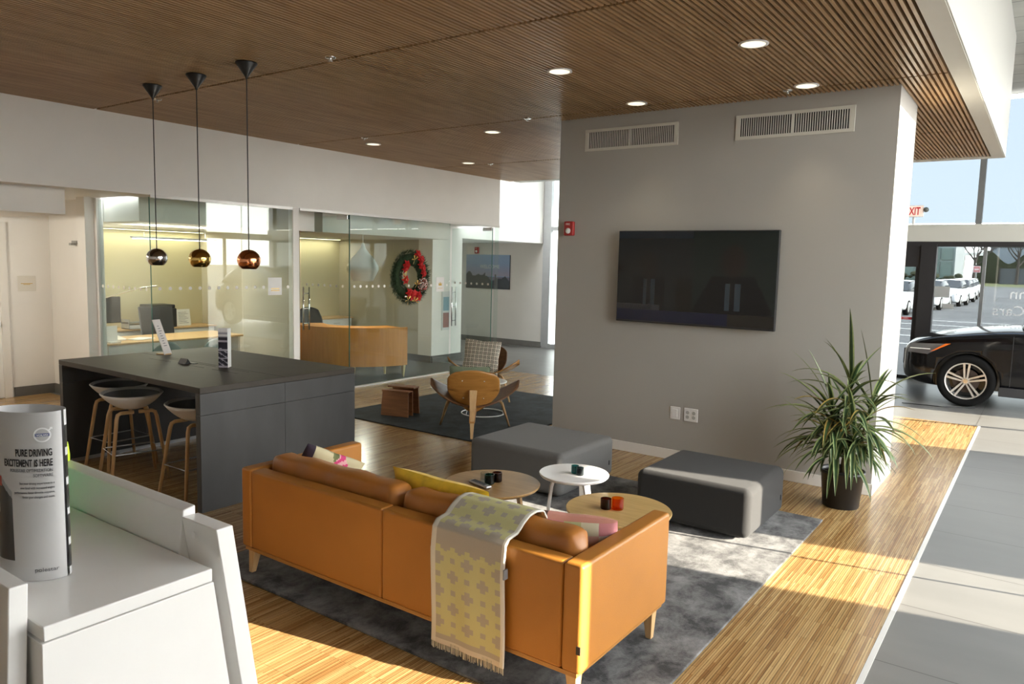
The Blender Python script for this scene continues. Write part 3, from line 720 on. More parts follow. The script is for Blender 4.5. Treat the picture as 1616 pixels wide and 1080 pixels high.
# back cushions: long soft rolls above the back
def roll(x0, x1, yc, z0, z1, dp):
    mb = MB(); n = 40; k = 20
    def fn(u, v):
        a = 2 * u - 1; e = max(0, 1 - abs(a) ** 26) ** .5
        an = 2 * PI * v; cy_, sz = math.cos(an), math.sin(an)
        sg = lambda c, p: math.copysign(abs(c) ** p, c)
        return ((x0 + x1) / 2 + a * (x1 - x0) / 2, yc + dp / 2 * sg(cy_, .42) * (.35 + .65 * e) + .004 * math.sin(u * 31), (z0 + z1) / 2 + (z1 - z0) / 2 * sg(sz, .42) * (.45 + .55 * e) + .004 * math.sin(u * 19 + 2))
    mb.grid(fn, n, k); return mb
link('back_cushion', roll(SX0 + .10, xm - .008, 2.795, .40, .715, .16), LEATH2, t, smooth=True)
link('back_cushion', roll(xm + .008, SX1 - .10, 2.795, .40, .715, .16), LEATH2, t, smooth=True)
link('seat_cushion', bx(SX0 + .10, 2.73, .28, xm - .003, SY1 - .005, .42), LEATH2, t, bevel=.035, seg=5)
link('seat_cushion', bx(xm + .003, 2.73, .28, SX1 - .10, SY1 - .005, .42), LEATH2, t, bevel=.035, seg=5)
link('label_tab', bx(SX1 - .018, SY0 - .004, .26, SX1 + .002, SY0 + .001, .295), BLKPL, t)

def RM(loc, rx=0, ry=0, rz=0): return Matrix.Translation(loc) @ Matrix.Rotation(rz, 4, 'Z') @ Matrix.Rotation(rx, 4, 'X') @ Matrix.Rotation(ry, 4, 'Y')
# mustard pillow
o = pillow('pillow', .66, .36, .14, Matrix.Identity(4), YVELV); o.matrix_world = RM((-2.53, 2.965, .575 + RZ), .30, .02, .0)
tag(o, 'mustard yellow velvet pillow leaning on the sofa back cushion', 'pillow')
def flower(u, v, s):
    d = math.hypot(u - .62, v - .66); d2 = math.hypot(u - .35, v - .3); a = math.atan2(v - .66, u - .62)
    if d < .10: return (.75, .60, .50)
    if d < .30 + .05 * math.sin(5 * a): return (.62, .06, .20) if int((a + 3.2) * 3 + d * 16) % 2 else (.75, .42, .45)
    if d2 < .26: return (.62, .60, .30)
    if u < .15 or v < .1: return (.03, .02, .035)
    return (.16, .17, .07) if math.sin(u * 7 + v * 4) > .75 else (.52, .47, .30)
o = pillow('pillow', .38, .38, .13, Matrix.Identity(4), ATTR, colfn=flower, n=48); o.matrix_world = RM((-3.585, 3.04, .53 + RZ), .38, .45, .85)
tag(o, 'square pillow printed with pink flowers in the left sofa corner', 'pillow')
def plaid(u, v, s):
    k = int(u * 6) ; j = int(v * 5)
    pal = [(.66, .64, .48), (.74, .70, .64), (.62, .26, .28), (.70, .60, .54), (.50, .52, .28), (.72, .48, .44)]
    c = pal[(k * 2 + j) % 6]
    if v > .985: c = (.10, .05, .04) if int(u * 9) == 2 else (.60, .28, .22)
    return c
o = pillow('pillow', .50, .36, .13, Matrix.Identity(4), ATTR, colfn=plaid, n=36); o.matrix_world = RM((-1.80, 3.03, .55 + RZ), .50, 0, .35)
tag(o, 'pink and green plaid pillow beside the right sofa arm', 'pillow')

# throw over the back
TX0, TX1 = -2.262, -1.835
path = [(2.574, .085), (2.566, .30), (2.570, .55), (2.578, .645), (2.60, .672), (2.66, .682), (2.70, .716), (2.745, .742), (2.80, .748), (2.86, .735), (2.895, .690)]
def pathpt(s):
    L = [0]
    for i in range(1, len(path)): L.append(L[-1] + math.dist(path[i], path[i - 1]))
    d = s * L[-1]
    for i in range(1, len(path)):
        if d <= L[i] + 1e-9:
            k = (d - L[i - 1]) / (L[i] - L[i - 1]); return path[i - 1][0] * (1 - k) + path[i][0] * k, path[i - 1][1] * (1 - k) + path[i][1] * k, L[-1]
    return path[-1][0], path[-1][1], L[-1]
NU, NV = 44, 110
YC, GC = (.50, .48, .24), (.38, .34, .285)
def throwcol(u, v):
    i, j = int(u * NU), int(v * NV)
    if i < 3 or i > NU - 3: return (.62, .60, .53)
    if j < 6: return GC if j > 2 else (.55, .5, .42)
    P_ = 9
    band = (58 < j < 68)
    edge = abs(j - 63) - 5
    ci, cj = i % P_ - 4, j % P_ - 4
    plus = (abs(ci) <= 1 and abs(cj) <= 4) or (abs(cj) <= 1 and abs(ci) <= 4)
    hole = abs(ci) <= 1 and abs(cj) <= 1
    shift = (i // P_ + j // P_) % 2
    if band:
        return GC
    if 53 < j <= 58 or 68 <= j < 73:
        return YC if (abs(ci) <= 1 or (abs(ci) <= 3 and (55 > j or j > 71))) and not hole else GC
    if shift: return GC if plus and not (abs(ci) > 3 or abs(cj) > 3) else YC
    return GC if hole else YC
mb = MB().grid(lambda u, v: (TX0 + (TX1 - TX0) * u + .006 * math.sin(v * 9), pathpt(v)[0] - .003 * math.sin(u * 14 + v * 3) * (1 if v < .5 else .2), pathpt(v)[1] + RZ), NU, NV, throwcol)
t = thing('throw_blanket', 'yellow and grey cross-patterned wool throw draped over the sofa back', 'blanket')
link('cloth', mb, ATTR, t, solid=.008, smooth=True)
fr = MB()
for k in range(90):
    xx = TX0 + (TX1 - TX0) * (k + .5) / 90
    fr.tube([(xx, 2.572, .10 + RZ), (xx + random.uniform(-.003, .003), 2.574 + random.uniform(-.004, .004), .055 + RZ + random.uniform(-.006, .006))], .0018, 4, col=(.52, .48, .38) if k % 5 else (.3, .3, .25))
o = link('fringe', fr, ATTR, t); o['kind'] = 'stuff'
link('care_tag', MB().box(TX1 - .004, 2.556, .50 + RZ, TX1 + .004, 2.582, .545 + RZ), GREYSEAT, t)

# ================================================================== OTTOMANS
def ottoman(label, cx, cy, w_, d_, h, m, rz=0.):
    t = thing('ottoman', label, 'ottoman', (cx, cy, RZ), rz)
    link('upholstered_block', bx(-w_ / 2, -d_ / 2, .02, w_ / 2, d_ / 2, h), m, t, bevel=.055, seg=6)
    for sx in (-1, 1):
        for sy in (-1, 1): link('foot', MB().lathe([(.02, 0), (.022, .03)], cx=sx * (w_ / 2 - .1), cy=sy * (d_ / 2 - .1), n=14), BLKPL, t)
    link('label_tab', bx(w_ / 2 - .001, d_ / 2 - .10, .13, w_ / 2 + .006, d_ / 2 - .085, .17), BLKPL, t)
ottoman('charcoal wool square ottoman in front of the potted plant', -1.965, 5.42, .86, .84, .375, DARKFAB)
ottoman('lighter grey wool square ottoman behind the round tables', -3.50, 5.42, .94, .90, .375, GREYFAB)

# ================================================================== ROUND TABLES
def ply_leg(r0, r1, h, ang, wd=.055, th=.02):   # bent leg: from under the top curving to the floor
    pts = []
    ca, sa = math.cos(ang), math.sin(ang)
    prof = [(r0 * .25, h - .012), (r0 * .75, h - .014), (r0 * .95, h - .03), (r0 * 1.03, h - .07), (r0 * 1.03 + (r1 - r0) * .3, h * .6), (r1, 0)]
    mb = MB(); vs = []
    for i, (r, z) in enumerate(prof):
        a = prof[max(i - 1, 0)]; b = prof[min(i + 1, len(prof) - 1)]
        dr, dz = b[0] - a[0], b[1] - a[1]; L = math.hypot(dr, dz); nr, nz = -dz / L, dr / L
        if i == len(prof) - 1: nr, nz = 1, 0
        if i == 0: nr, nz = 0, 1
        ww = wd / 2 * (1 - .25 * i / (len(prof) - 1))
        for s, tt in ((-1, -.5), (1, -.5), (1, .5), (-1, .5)):
            rr, zz = r + nr * th * tt, z + nz * th * tt
            vs.append((rr * ca - s * ww * sa, rr * sa + s * ww * ca, max(0, zz)))
    fs = [(3, 2, 1, 0)]
    for i in range(len(prof) - 1):
        o = i * 4
        for k in range(4): fs.append((o + k, o + (k + 1) % 4, o + 4 + (k + 1) % 4, o + 4 + k))
    o = (len(prof) - 1) * 4; fs.append((o, o + 1, o + 2, o + 3))
    return mb.add(vs, fs)
def round_table(label, cx, cy, R_, h, m, ml, ph):
    t = thing('round_table', label, 'coffee table', (cx, cy, RZ), 0)
    link('tabletop', MB().lathe([(R_ - .012, h - .022), (R_ - .002, h - .012), (R_, h - .004), (R_ - .003, h)], n=64), m, t)
    for k in range(3): link('leg', ply_leg(R_ * .62, R_ * .80, h - .022, ph + k * 2 * PI / 3), ml, t, bevel=.002, seg=2)
    return t
OAK_D = wood('oak_table_top', (.25, .145, .05), (.34, .205, .08), .35, 'X')
OAK_L = wood('oak_table_light', (.42, .275, .10), (.53, .36, .145), .35, 'X')
round_table('dark oak round coffee table left, with remote control on it', -2.885, 3.865, .318, .435, OAK_D, OAKZ, -.95)
round_table('white round coffee table in the middle, holding teal votives', -2.50, 4.27, .235, .485, WTAB, WTAB, -2.5)
round_table('light oak round coffee table right, holding amber votives', -1.985, 3.93, .315, .435, OAK_L, OAKZ, .9)
def votive(label, x, y, z, m, r=.033, h=.062, ridges=True):
    t = thing('votive_holder', label, 'candle holder', (x, y, z + .001))
    pf = [(.001, 0), (r * .92, 0), (r, .006), (r, h), (r - .004, h), (r - .005, .012), (.001, .010)]
    link('glass_body', MB().lathe(pf, n=18, caps=False), m, t, smooth=False)
ZT1, ZT2 = RZ + .435, RZ + .485
def zt(x, y, z): return x, y, z
votive('teal glass votive on the dark oak table', -2.885, 3.835, ZT1, TEAL); votive('dark brown glass votive on the dark oak table', -2.875, 3.905, ZT1, BROWNG)
votive('clear glass votive on the dark oak table behind the remote', -2.945, 3.86, ZT1, CLEARG, .03, .06)
votive('teal glass votive on the white table, farther one', -2.49, 4.265, ZT2, TEAL, .026, .052); votive('smoky glass votive on the white table, nearer one', -2.44, 4.245, ZT2, DKTEAL, .026, .052)
votive('brown glass votive on the light oak table', -2.045, 3.88, ZT1, BROWNG); votive('orange amber glass votive on the light oak table', -1.985, 3.915, ZT1, AMBER, .036, .068)
t = thing('remote_control', 'slim silver and black remote control on the dark oak table', 'remote control', (-2.905, 3.76, ZT1 + .001), -.25)
link('body', bx(-.095, -.024, 0, .095, .024, .02), mat('remote_silver', (.35, .35, .36), .3, .5), t, bevel=.009)
kb = MB()
for i in range(7):
    for j in range(3): kb.box(-.075 + i * .02, -.016 + j * .012, .02, -.063 + i * .02, -.008 + j * .012, .0225)
link('buttons', kb, BLKPL, t)

# ================================================================== BAR TABLE
t = thing('bar_table', 'long black bar-height table with steel-grey end panels', 'table', (0, 0, 0))
TX, TY = (-7.17, -4.955), (3.06, 4.56)
link('tabletop', bx(TX[0], TY[0], .895, TX[1], TY[1], .94), TABLEB, t, bevel=.003)
ym = (TY[0] + TY[1]) / 2
for xa, xb in ((TX[0], TX[0] + .06), (TX[1] - .06, TX[1])):
    for ya, yb in ((TY[0], ym - .0006), (ym + .0006, TY[1])):
        link('end_panel', bx(xa, ya, .0, xb, yb, .7325), TABLES, t, bevel=.002)
        link('apron_panel', bx(xa, ya, .734, xb, yb, .894), TABLES, t, bevel=.002)
link('seam', MB().box(TX[0] + .02, ym - .0025, .9401, TX[1], ym + .0025, .9408), SEAMD, t)
for k in (-6.72, -6.2, -5.72): link('seam', MB().box(k, ym - .16, .9401, k + .36, ym - .155, .9408).box(k, ym - .05, .9401, k + .36, ym - .045, .9408), SEAMD, t)
link('foot_strip', MB().box(TX[0] + .061, TY[0] + .05, .0, TX[0] + .075, TY[1] - .05, .03), ALU, t)
# power dock, lectern card, leaflet tower
t = thing('power_dock', 'small black pop-up power dock in the black table top', 'socket', (-6.19, 3.68, .941), .1)
link('wedge', MB().add([(-.05, -.03, 0), (.05, -.03, 0), (.05, .03, 0), (-.05, .03, 0), (-.05, 0, .045), (.05, 0, .045)], [(3, 2, 1, 0), (0, 1, 5, 4), (2, 3, 4, 5), (0, 4, 3), (1, 2, 5)]), BLKPL, t)
link('flap', MB().box(-.09, .03, 0, .09, .07, .004), BLKPL, t)
t = thing('menu_card', 'tall narrow white card leaning on a wooden base on black table', 'card stand', (-6.86, 3.90, .941), .35)
Mc = Matrix.Rotation(-.38, 4, 'Y')
link('card', bx(-.006, -.05, .005, .0, .05, .36), mat('warm_card', (.80, .76, .73), .5), t).matrix_basis = Matrix.Translation((.02, 0, 0)) @ Mc
bt = MB()
for k in range(9): bt.box(.0005, -.02, .09 + k * .025, .0015, .02 - (k % 3) * .008, .096 + k * .025)
link('print', bt, INKG, t).matrix_basis = Matrix.Translation((.02, 0, 0)) @ Mc
link('base', bx(-.09, -.04, 0, .02, .04, .012), OAK, t, bevel=.003)
t = thing('leaflet_tower', 'square white and black leaflet tower standing on the black table', 'leaflet display', (-5.76, 3.80, .941), .62)
def towc(u, v):
    if v > .93: return (.75, .74, .74)
    if v > .78: return (.30, .30, .34) if int(v * 60) % 2 else (.65, .65, .66)
    if int(v * 23) % 5 == 0 or (int(u * 5 + v * 31) % 4 == 0 and v < .5): return (.35, .33, .38)
    return (.02, .018, .03)
tw = MB(); s_ = .04
tw.grid(lambda u, v: (-s_ + 2 * s_ * u, -s_, v * .34), 8, 40, towc)
link('printed_front', tw, PRINT, t)
link('sleeve', MB().box(-s_, -s_ + .001, 0, s_, s_, .338), PAPER, t)

# bar stools
def stool_proto():
    t = thing('bar_stool', '', 'bar stool', (0, 0, 0), 0, 'bar stools at the black table')
    h = .60
    def seat(u, v):
        a = 2 * PI * u; r = v
        rx, ry = .225, .205
        x, y = rx * r * math.cos(a), ry * r * math.sin(a)
        x = .24 * r * math.cos(a); y = .215 * r * math.sin(a)
        z = h + r ** 2.2 * (.138 + .012 * math.sin(a))
        return (x, y, z)
    sh = MB().grid(seat, 36, 12)
    link('seat', sh, WPLAST, t, smooth=True, solid=.012)
    def pad(u, v):
        x, y, z = seat(u, v * .90); return (x, y, z + .0135)
    link('seat_pad', MB().grid(pad, 36, 10), GREYSEAT, t, smooth=True)
    r = .0155
    for s in (-1, 1):     # two bent wooden frames
        for q_ in (-1, 1):
            link('leg', MB().tube([(s * .02, q_ * .11, h - .012), (s * .12, q_ * .115, h - .012), (s * .145, q_ * .12, h - .025), (s * .155, q_ * .125, h - .06), (s * .225, q_ * .19, 0)], [r, r, r, r, r * .85], 10), OAKZ, t, smooth=True)
    fz = .25; k = .09 * (1 - fz / .58)
    X_, Y_ = .197, .163
    link('footrest', MB().tube([(-X_, -Y_, fz), (X_, -Y_, fz), (X_, Y_, fz), (-X_, Y_, fz)], .006, 8, closed=True), ALU, t)
    return t
st = stool_proto()
SP = [(-6.74, 3.38, .15, 'white bar stool at the left end of the black table'), (-6.22, 3.22, -.1, 'white bar stool second from left, nearest the counter'),
      (-5.42, 3.32, .12, 'white bar stool partly hidden behind the right end panel'), (-6.35, 4.25, .2, 'white bar stool on the far side of the black table, leg visible')]
for i, (x, y, rz, l) in enumerate(SP):
    o = st if i == 0 else copy_tree(st)
    o.location = (x, y, 0); o.rotation_euler = (0, 0, rz + 1.45); o['label'] = l

# ================================================================== WHITE COUNTER (foreground)
CZ = 1.2
t = thing('display_counter', 'white display counter with raised end posts in the foreground', 'counter', (0, 0, 0))
def leanbox(x0, x1, y0, y1, ztop, lean, zbot=0.0, bevel=.004):
    dy = lean * (ztop - zbot)
    return MB().hexa([(x0, y0 + dy, zbot), (x1, y0 + dy, zbot), (x1, y1 + dy, zbot), (x0, y1 + dy, zbot)], [(x0, y0, ztop), (x1, y0, ztop), (x1, y1, ztop), (x0, y1, ztop)])
link('countertop', bx(-3.2, .585, CZ - .03, -1.478, .935, CZ), WLAQ, t, bevel=.003)
link('front_panel', MB().hexa([(-3.15, .56, 0), (-1.481, .56, 0), (-1.481, 1.10, 0), (-3.15, 1.10, 0)], [(-3.15, .583, CZ - .034), (-1.481, .583, CZ - .034), (-1.481, .94, CZ - .034), (-3.15, .94, CZ - .034)]), WLAQ, t, bevel=.002)
link('upstand', MB().hexa([(-3.2, .937, CZ - .03), (-1.622, .937, CZ - .03), (-1.622, .985, CZ - .03), (-3.2, .985, CZ - .03)], [(-3.2, .952, 1.298), (-1.622, .952, 1.298), (-1.622, .985, 1.305), (-3.2, .985, 1.305)]), WLAQ, t, bevel=.004)
link('post', leanbox(-1.62, -1.480, .947, .990, 1.285, .15), WLAQ, t, bevel=.003)
link('post', leanbox(-1.66, -1.525, .548, .582, 1.275, -.05), WLAQ, t, bevel=.003)
link('screw_cap', MB().lathe([(.008, 0), (.008, .001), (.001, .0015)], n=16, M=Matrix.Translation((-1.565, .9444, 1.255)) @ Matrix.Rotation(PI / 2, 4, 'X')), WPLAST, t)

# rolled leaflet with lettering
BC = Vector((-1.752, .686, CZ + .001)); BA, BB, BH = .076, .046, .365
ux = Vector((math.cos(.52), math.sin(.52), 0)); uy = Vector((-math.sin(.52), math.cos(.52), 0))
def lf(ang, z, off=0.):
    return BC + ux * (BA + off) * math.cos(ang) + uy * (BB + off) * math.sin(ang) + Vector((0, 0, z))
t = thing('rolled_leaflet', 'silver rolled car leaflet standing upright on the white counter', 'leaflet')
def lfcol(u, v):
    an = u * 1.88 * PI
    # dark car picture at the left edge of the front
    uu = u
    return (.46, .46, .465)
A0 = -.10     # seam (right edge), sheet goes clockwise in front then round the back
def sheet(u, v):
    an = A0 - u * (2 * PI - .16)
    return lf(an, v * BH, 0)
def sheetcol(u, v):
    # u in 0..1 from the right edge across the front (front spans to about .48)
    if u < .5:
        e = (u - .265) / .18
        if e > 0 and .10 < v < .78:
            top = .30 + .48 * (1 - (1 - e) ** 2)
            if v < .78 - .25 * (1 - e) and v > .12 - .0:
                if .56 < v < .62 and e > .35: return (.45, .06, .04)
                if .40 < v < .46 and e > .5: return (.50, .5, .52)
                if v > .74 - .25 * (1 - e): return (.30, .32, .34)
                return (.04, .042, .045)
        g = .50 - .16 * max(0, (v - .55)) + .04 * v
        return (g, g, g * 1.01)
    if u > .93 and v < .93 and int(v * 22) % 4 != 0: return (.03, .03, .03)
    return (.72, .73, .75)
link('sheet', MB().grid(sheet, 260, 150, sheetcol), mat('leaflet_print', (.5, .5, .5), .3, attr=True, coat=.2), t, smooth=True)
link('inner_flap', MB().grid(lambda u, v: lf(-.35 - u * 1.9, v * (BH - .012), -.012), 30, 4), PAPER, t, smooth=True)
def front_map(x0, z0):     # text x runs right -> more along clockwise-negative angle reversed
    def fn(v):
        s_arc = x0 + v.x       # arc metres measured leftwards negative from seam
        an = A0
        # integrate angle for given arc distance (s_arc negative = distance to the left of the right edge)
        d = -s_arc; st_ = .01
        while d > 0:
            dl = math.hypot((BA) * math.sin(an), (BB) * math.cos(an)) * st_
            if dl > d: an -= st_ * d / dl; break
            an -= st_; d -= dl
        return lf(an, z0 + v.y, .0008 + v.z)
    return fn
def ltext(s, size, xr, z, m, name='lettering', bold=0., sx=1.):
    link(name, text_mb(s, size, None, .0002, bold, 'RIGHT', sx, front_map(-xr, z)), m, t)
ltext('PURE DRIVING', .0215, .021, BH * .745, INK, bold=.0005, sx=.50)
ltext('EXCITEMENT IS HERE', .0215, .021, BH * .685, INK, bold=.0005, sx=.48)
ltext('POLESTAR OPTIMIZATION', .0098, .021, BH * .652, INKG, sx=.72)
ltext('SOFTWARE', .0098, .021, BH * .622, INKG, sx=.72)
for k, s_t in enumerate(('See your driving experience to a', 'new level with increased engine', 'performance, faster throttle response,', 'faster gear changes and more.')):
    ltext(s_t, .0072, .019, BH * (.578 - .027 * k), INKG, sx=.70)
ltext('polestar', .0125, .017, BH * .055, INKG, sx=1.1)
# round emblem
em = MB()
fmap = front_map(-.038, BH * .868)
def ring(r0, r1, n=40):
    vs = []; fs = []
    for k in range(n):
        a = 2 * PI * k / n
        vs += [fmap(Vector((r0 * math.cos(a), r0 * math.sin(a), .0006))), fmap(Vector((r1 * math.cos(a), r1 * math.sin(a), .0006)))]
    for k in range(n): fs.append((2 * k, 2 * k + 1, (2 * k + 3) % (2 * n), (2 * k + 2) % (2 * n)))
    em.add(vs, fs)
ring(.0126, .0158)
em.add([fmap(Vector(p)) for p in ((.0110, .0105, .0006), (.0130, .0085, .0006), (.0175, .013, .0006), (.0155, .015, .0006))], [(0, 1, 2, 3)])
em.add([fmap(Vector(p)) for p in ((.013, .0158, .0006), (.0185, .0158, .0006), (.0185, .0105, .0006))], [(0, 2, 1)])
link('emblem_ring', em, mat('emblem_white', (.85, .86, .87), .2, coat=.3), t)
eb = MB().add([fmap(Vector(p)) for p in ((-.0135, -.0032, .0007), (.0135, -.0032, .0007), (.0135, .0032, .0007), (-.0135, .0032, .0007))], [(0, 1, 2, 3)])
link('emblem_bar', eb, mat('emblem_blue', (.10, .12, .26), .3), t)
link('emblem_text', text_mb('VOLVO', .0052, None, .0001, .0001, 'CENTER', 1.2, lambda v: front_map(-.038, BH * .868 - .002)(Vector((v.x, v.y, v.z + .0006)))), PAPER, t)
# green leaflet + lime marker
t = thing('leaflet_holder', 'bright green leaflet holder at the left edge, behind the rolled leaflet', 'leaflet holder', (-2.30, .76, CZ + .001), -.2)
link('tray', MB().box(-.18, -.05, 0, .075, .06, .006).box(-.18, .05, 0, .075, .056, .18), GREENP, t, bevel=.002)
link('leaflet', MB().box(-.17, .01, .007, .07, .03, .27), GREENP, t); link('leaflet_header', MB().box(-.17, .008, .20, .071, .0095, .25), LIME, t)
t = thing('highlighter', 'lime green highlighter pen standing on the upstand behind leaflet', 'pen', (-2.254, .970, 1.304))
link('cap', MB().lathe([(.011, .0), (.0115, .02), (.0085, .05), (.0075, .055)], n=16), LIME, t, smooth=True)

# ================================================================== SHELL CHAIRS
def shell_chair(label, x, y, rz, mback, mseat, pil=False):
    """sitter faces local -Y; rear leg at +Y"""
    t = thing('shell_chair', label, 'lounge chair', (x, y, .0145), rz)
    def seat(u, v):
        a = 2 * u - 1; b = 2 * v - 1
        xx = .50 * a
        half = .25 * (1 - .66 * abs(a) ** 2.2) ; half = max(.02, half)
        yc = -.06 - .02 * abs(a) ** 2
        z = .335 + .20 * abs(a) ** 2.0 + (-b) * .035 + .0
        # narrow the tips into rounded ends
        k = max(.12, (1 - abs(a) ** 9)) ** .5
        return (xx, yc + b * half * k, z)
    link('seat', MB().grid(seat, 44, 12), mseat, t, smooth=True, solid=.014)
    def back(u, v):
        a = 2 * u - 1; b = v
        if b > .5: wd = .285 * (1 - max(0, (b - .72) / .28) ** 3.5 * .34)
        else: wd = .285 * (1 - ((.5 - b) / .5) ** 1.7 * .60)
        xx = wd * a
        zz = .235 + .49 * b - (.03 * a * a if b > .5 else 0) + .05 * a * a * (1 - b)
        yy = .125 + .185 * b - .05 * a * a
        return (xx, yy, zz)
    link('backrest', MB().grid(back, 28, 22), mback, t, smooth=True, solid=.014)
    for sx in (-1, 1):
        for zz, xx in ((.60, .12), (.40, .11)):
            b = (zz - .235) / .49
            M = Matrix.Translation((sx * xx, .125 + .185 * b - .05 * (xx / .27) ** 2 + .010, zz)) @ Matrix.Rotation(-PI / 2 - .30, 4, 'X')
            link('screw', MB().lathe([(.009, -.004), (.009, .002), (.004, .005), (.001, .005)], n=12, M=M), CHROME, t, smooth=True)
    # rear leg: wedge
    link('leg', MB().hexa([(-.014, .40, 0), (.014, .40, 0), (.014, .43, 0), (-.014, .43, 0)], [(-.046, .265, .50), (.046, .265, .50), (.04, .285, .505), (-.04, .285, .505)]), OAKZ, t, bevel=.004)
    link('rear_strut', MB().hexa([(-.04, -.02, .275), (.04, -.02, .275), (.03, .385, .16), (-.03, .385, .16)], [(-.04, -.02, .315), (.04, -.02, .315), (.035, .335, .31), (-.035, .335, .31)]), mback, t, bevel=.004)
    for sx in (-1, 1):
        link('leg', MB().tube([(sx * .20, -.10, .35), (sx * .27, -.16, .33), (sx * .31, -.19, .28), (sx * .40, -.26, 0)], [.022, .024, .024, .014], 12, flat=.7), OAKZ, t, smooth=True)
    return t
hd1 = math.atan2(.75, -.66)     # direction the near chair faces
# near chair: rear leg foot at (-4.88,6.18); faces away from the viewer
shell_chair('golden oak shell chair seen from behind on the blue-grey rug', -5.13, 6.50, math.atan2(-.62, .78) + PI / 2 + .0 - PI + PI, OAKD, WALN)
bpy.data.objects['shell_chair'].rotation_euler = (0, 0, PI + .62)
c2 = shell_chair('walnut shell chair facing the viewer, holding a patterned pillow', -6.30, 8.20, .48, WALN, OAKD)
o = pillow('pillow', .46, .42, .12, Matrix.Identity(4), mat('sage_cloth', (.20, .25, .17), .9, var=.2), n=20)
o.matrix_world = RM((-5.30, 6.63, .52), -.30, 0, PI + .62); tag(o, 'sage green pillow in the near shell chair, mostly hidden', 'pillow')
def geo(u, v, s):
    k = 9
    a, b = (u * k) % 1 - .5, (v * k) % 1 - .5; r = max(abs(a), abs(b))
    if r > .42 or (.15 < r < .25): return (.72, .68, .58)
    if .3 < v < .36 and .3 < u < .5: return (.35, .2, .15)
    return (.02, .02, .015)
o = pillow('pillow', .50, .48, .13, Matrix.Identity(4), ATTR, colfn=geo, n=72)
o.matrix_world = RM((-6.24, 8.05, .60), -.28, .06, .48); tag(o, 'black and cream square-patterned pillow on the walnut shell chair', 'pillow')
# wire side table
t = thing('wire_side_table', 'white wire side table with ring base between the shell chairs', 'side table', (-5.64, 7.33, .0145))
N = 40
link('base_ring', MB().tube([(.27 * math.cos(2 * PI * k / N), .27 * math.sin(2 * PI * k / N), .008) for k in range(N)], .0075, 8, closed=True), WTAB, t, smooth=True)
for k in range(3):
    a = k * 2 * PI / 3 + .3; link('rod', MB().tube([(.27 * math.cos(a), .27 * math.sin(a), .008), (.20 * math.cos(a + .2), .20 * math.sin(a + .2), .40)], .006, 8), WTAB, t)
link('tabletop', MB().lathe([(.285, .40), (.295, .405), (.295, .412), (.288, .415)], n=48), WTAB, t)
# walnut plywood stool box
t = thing('plywood_stool', 'low walnut bent-plywood stool on the corner of dark rug', 'stool', (-6.36, 6.60, .0145), .25)
link('front_panel', MB().hexa([(-.19, -.15, 0), (.19, -.15, 0), (.19, -.13, 0), (-.19, -.13, 0)], [(-.18, -.13, .30), (.18, -.13, .30), (.18, -.11, .30), (-.18, -.11, .30)]), WALM, t, bevel=.006)
link('rear_panel', MB().hexa([(-.19, .13, 0), (.19, .13, 0), (.19, .15, 0), (-.19, .15, 0)], [(-.18, .11, .345), (.18, .11, .345), (.18, .13, .345), (-.18, .13, .345)]), WALM, t, bevel=.006)
link('middle_panel', MB().hexa([(-.185, -.03, 0), (.185, -.03, 0), (.185, -.01, 0), (-.185, -.01, 0)], [(-.18, -.03, .31), (.18, -.03, .31), (.18, -.01, .31), (-.18, -.01, .31)]), WALM, t, bevel=.006)
link('seat', MB().box(-.185, -.14, .295, .185, -.035, .315).box(-.185, -.005, .325, .185, .14, .345), WALM, t, bevel=.006)

# ================================================================== POTTED PLANT
PX, PY = -1.235, 6.40
t = thing('potted_plant', 'leafy striped dracaena in a black nursery pot by the wall', 'potted plant', (PX, PY, 0))
link('pot', MB().lathe([(.135, 0), (.138, .004), (.162, .27), (.170, .275), (.170, .30), (.160, .30), (.155, .27)], n=44, caps=False), POT, t, smooth=True)
link('pot_base', MB().lathe([(.135, .001), (.135, .006)], n=36), POT, t)
link('soil', MB().lathe([(.157, .265), (.1, .275), (.001, .28)], n=30), SOIL, t)
canes = [((.0, .0), (.02, -.02), 1.02, .022), ((-.07, -.03), (-.10, -.05), .80, .018), ((.08, .04), (.17, .05), .86, .018), ((.05, -.07), (.09, -.13), .62, .014), ((-.05, .05), (-.10, .02), .60, .014), ((-.02, -.08), (-.04, -.16), .48, .012)]
lm = MB()
def leaf(base, az, elev, L, W, droop):
    n = 9; p = Vector(base); d = Vector((math.cos(az) * math.cos(elev), math.sin(az) * math.cos(elev), math.sin(elev)))
    side = Vector((-math.sin(az), math.cos(az), 0)); rows = []
    for i in range(n + 1):
        s = i / n; wd = W * (math.sin(PI * min(1, s * .90 + .10)) ** .7) * (1 - .35 * s) if s < 1 else 0.001
        up = side.cross(d).normalized()
        if up.z < 0: up = -up
        rows.append([p - side * wd + up * wd * .35, p - side * wd * .55 + up * wd * .08, p, p + side * wd * .55 + up * wd * .08, p + side * wd + up * wd * .35])
        p = p + d * (L / n); d = (d + Vector((0, 0, -droop / n))).normalized()
        if p.z < .04: p.z = .04
    vs = [q for r in rows for q in r]; fs = []; cs = []
    g = random.uniform(.75, 1.25); edge = (.26 * g, .31 * g, .13 * g); dk = (.035 * g, .075 * g, .028 * g)
    if random.random() < .06: edge = (.35, .24, .06)
    for i in range(n):
        for k in range(4):
            a = i * 5 + k; fs.append((a, a + 1, a + 6, a + 5)); cs.append(edge if k in (0, 3) else dk)
    lm.add(vs, fs, cs)
cm = MB()
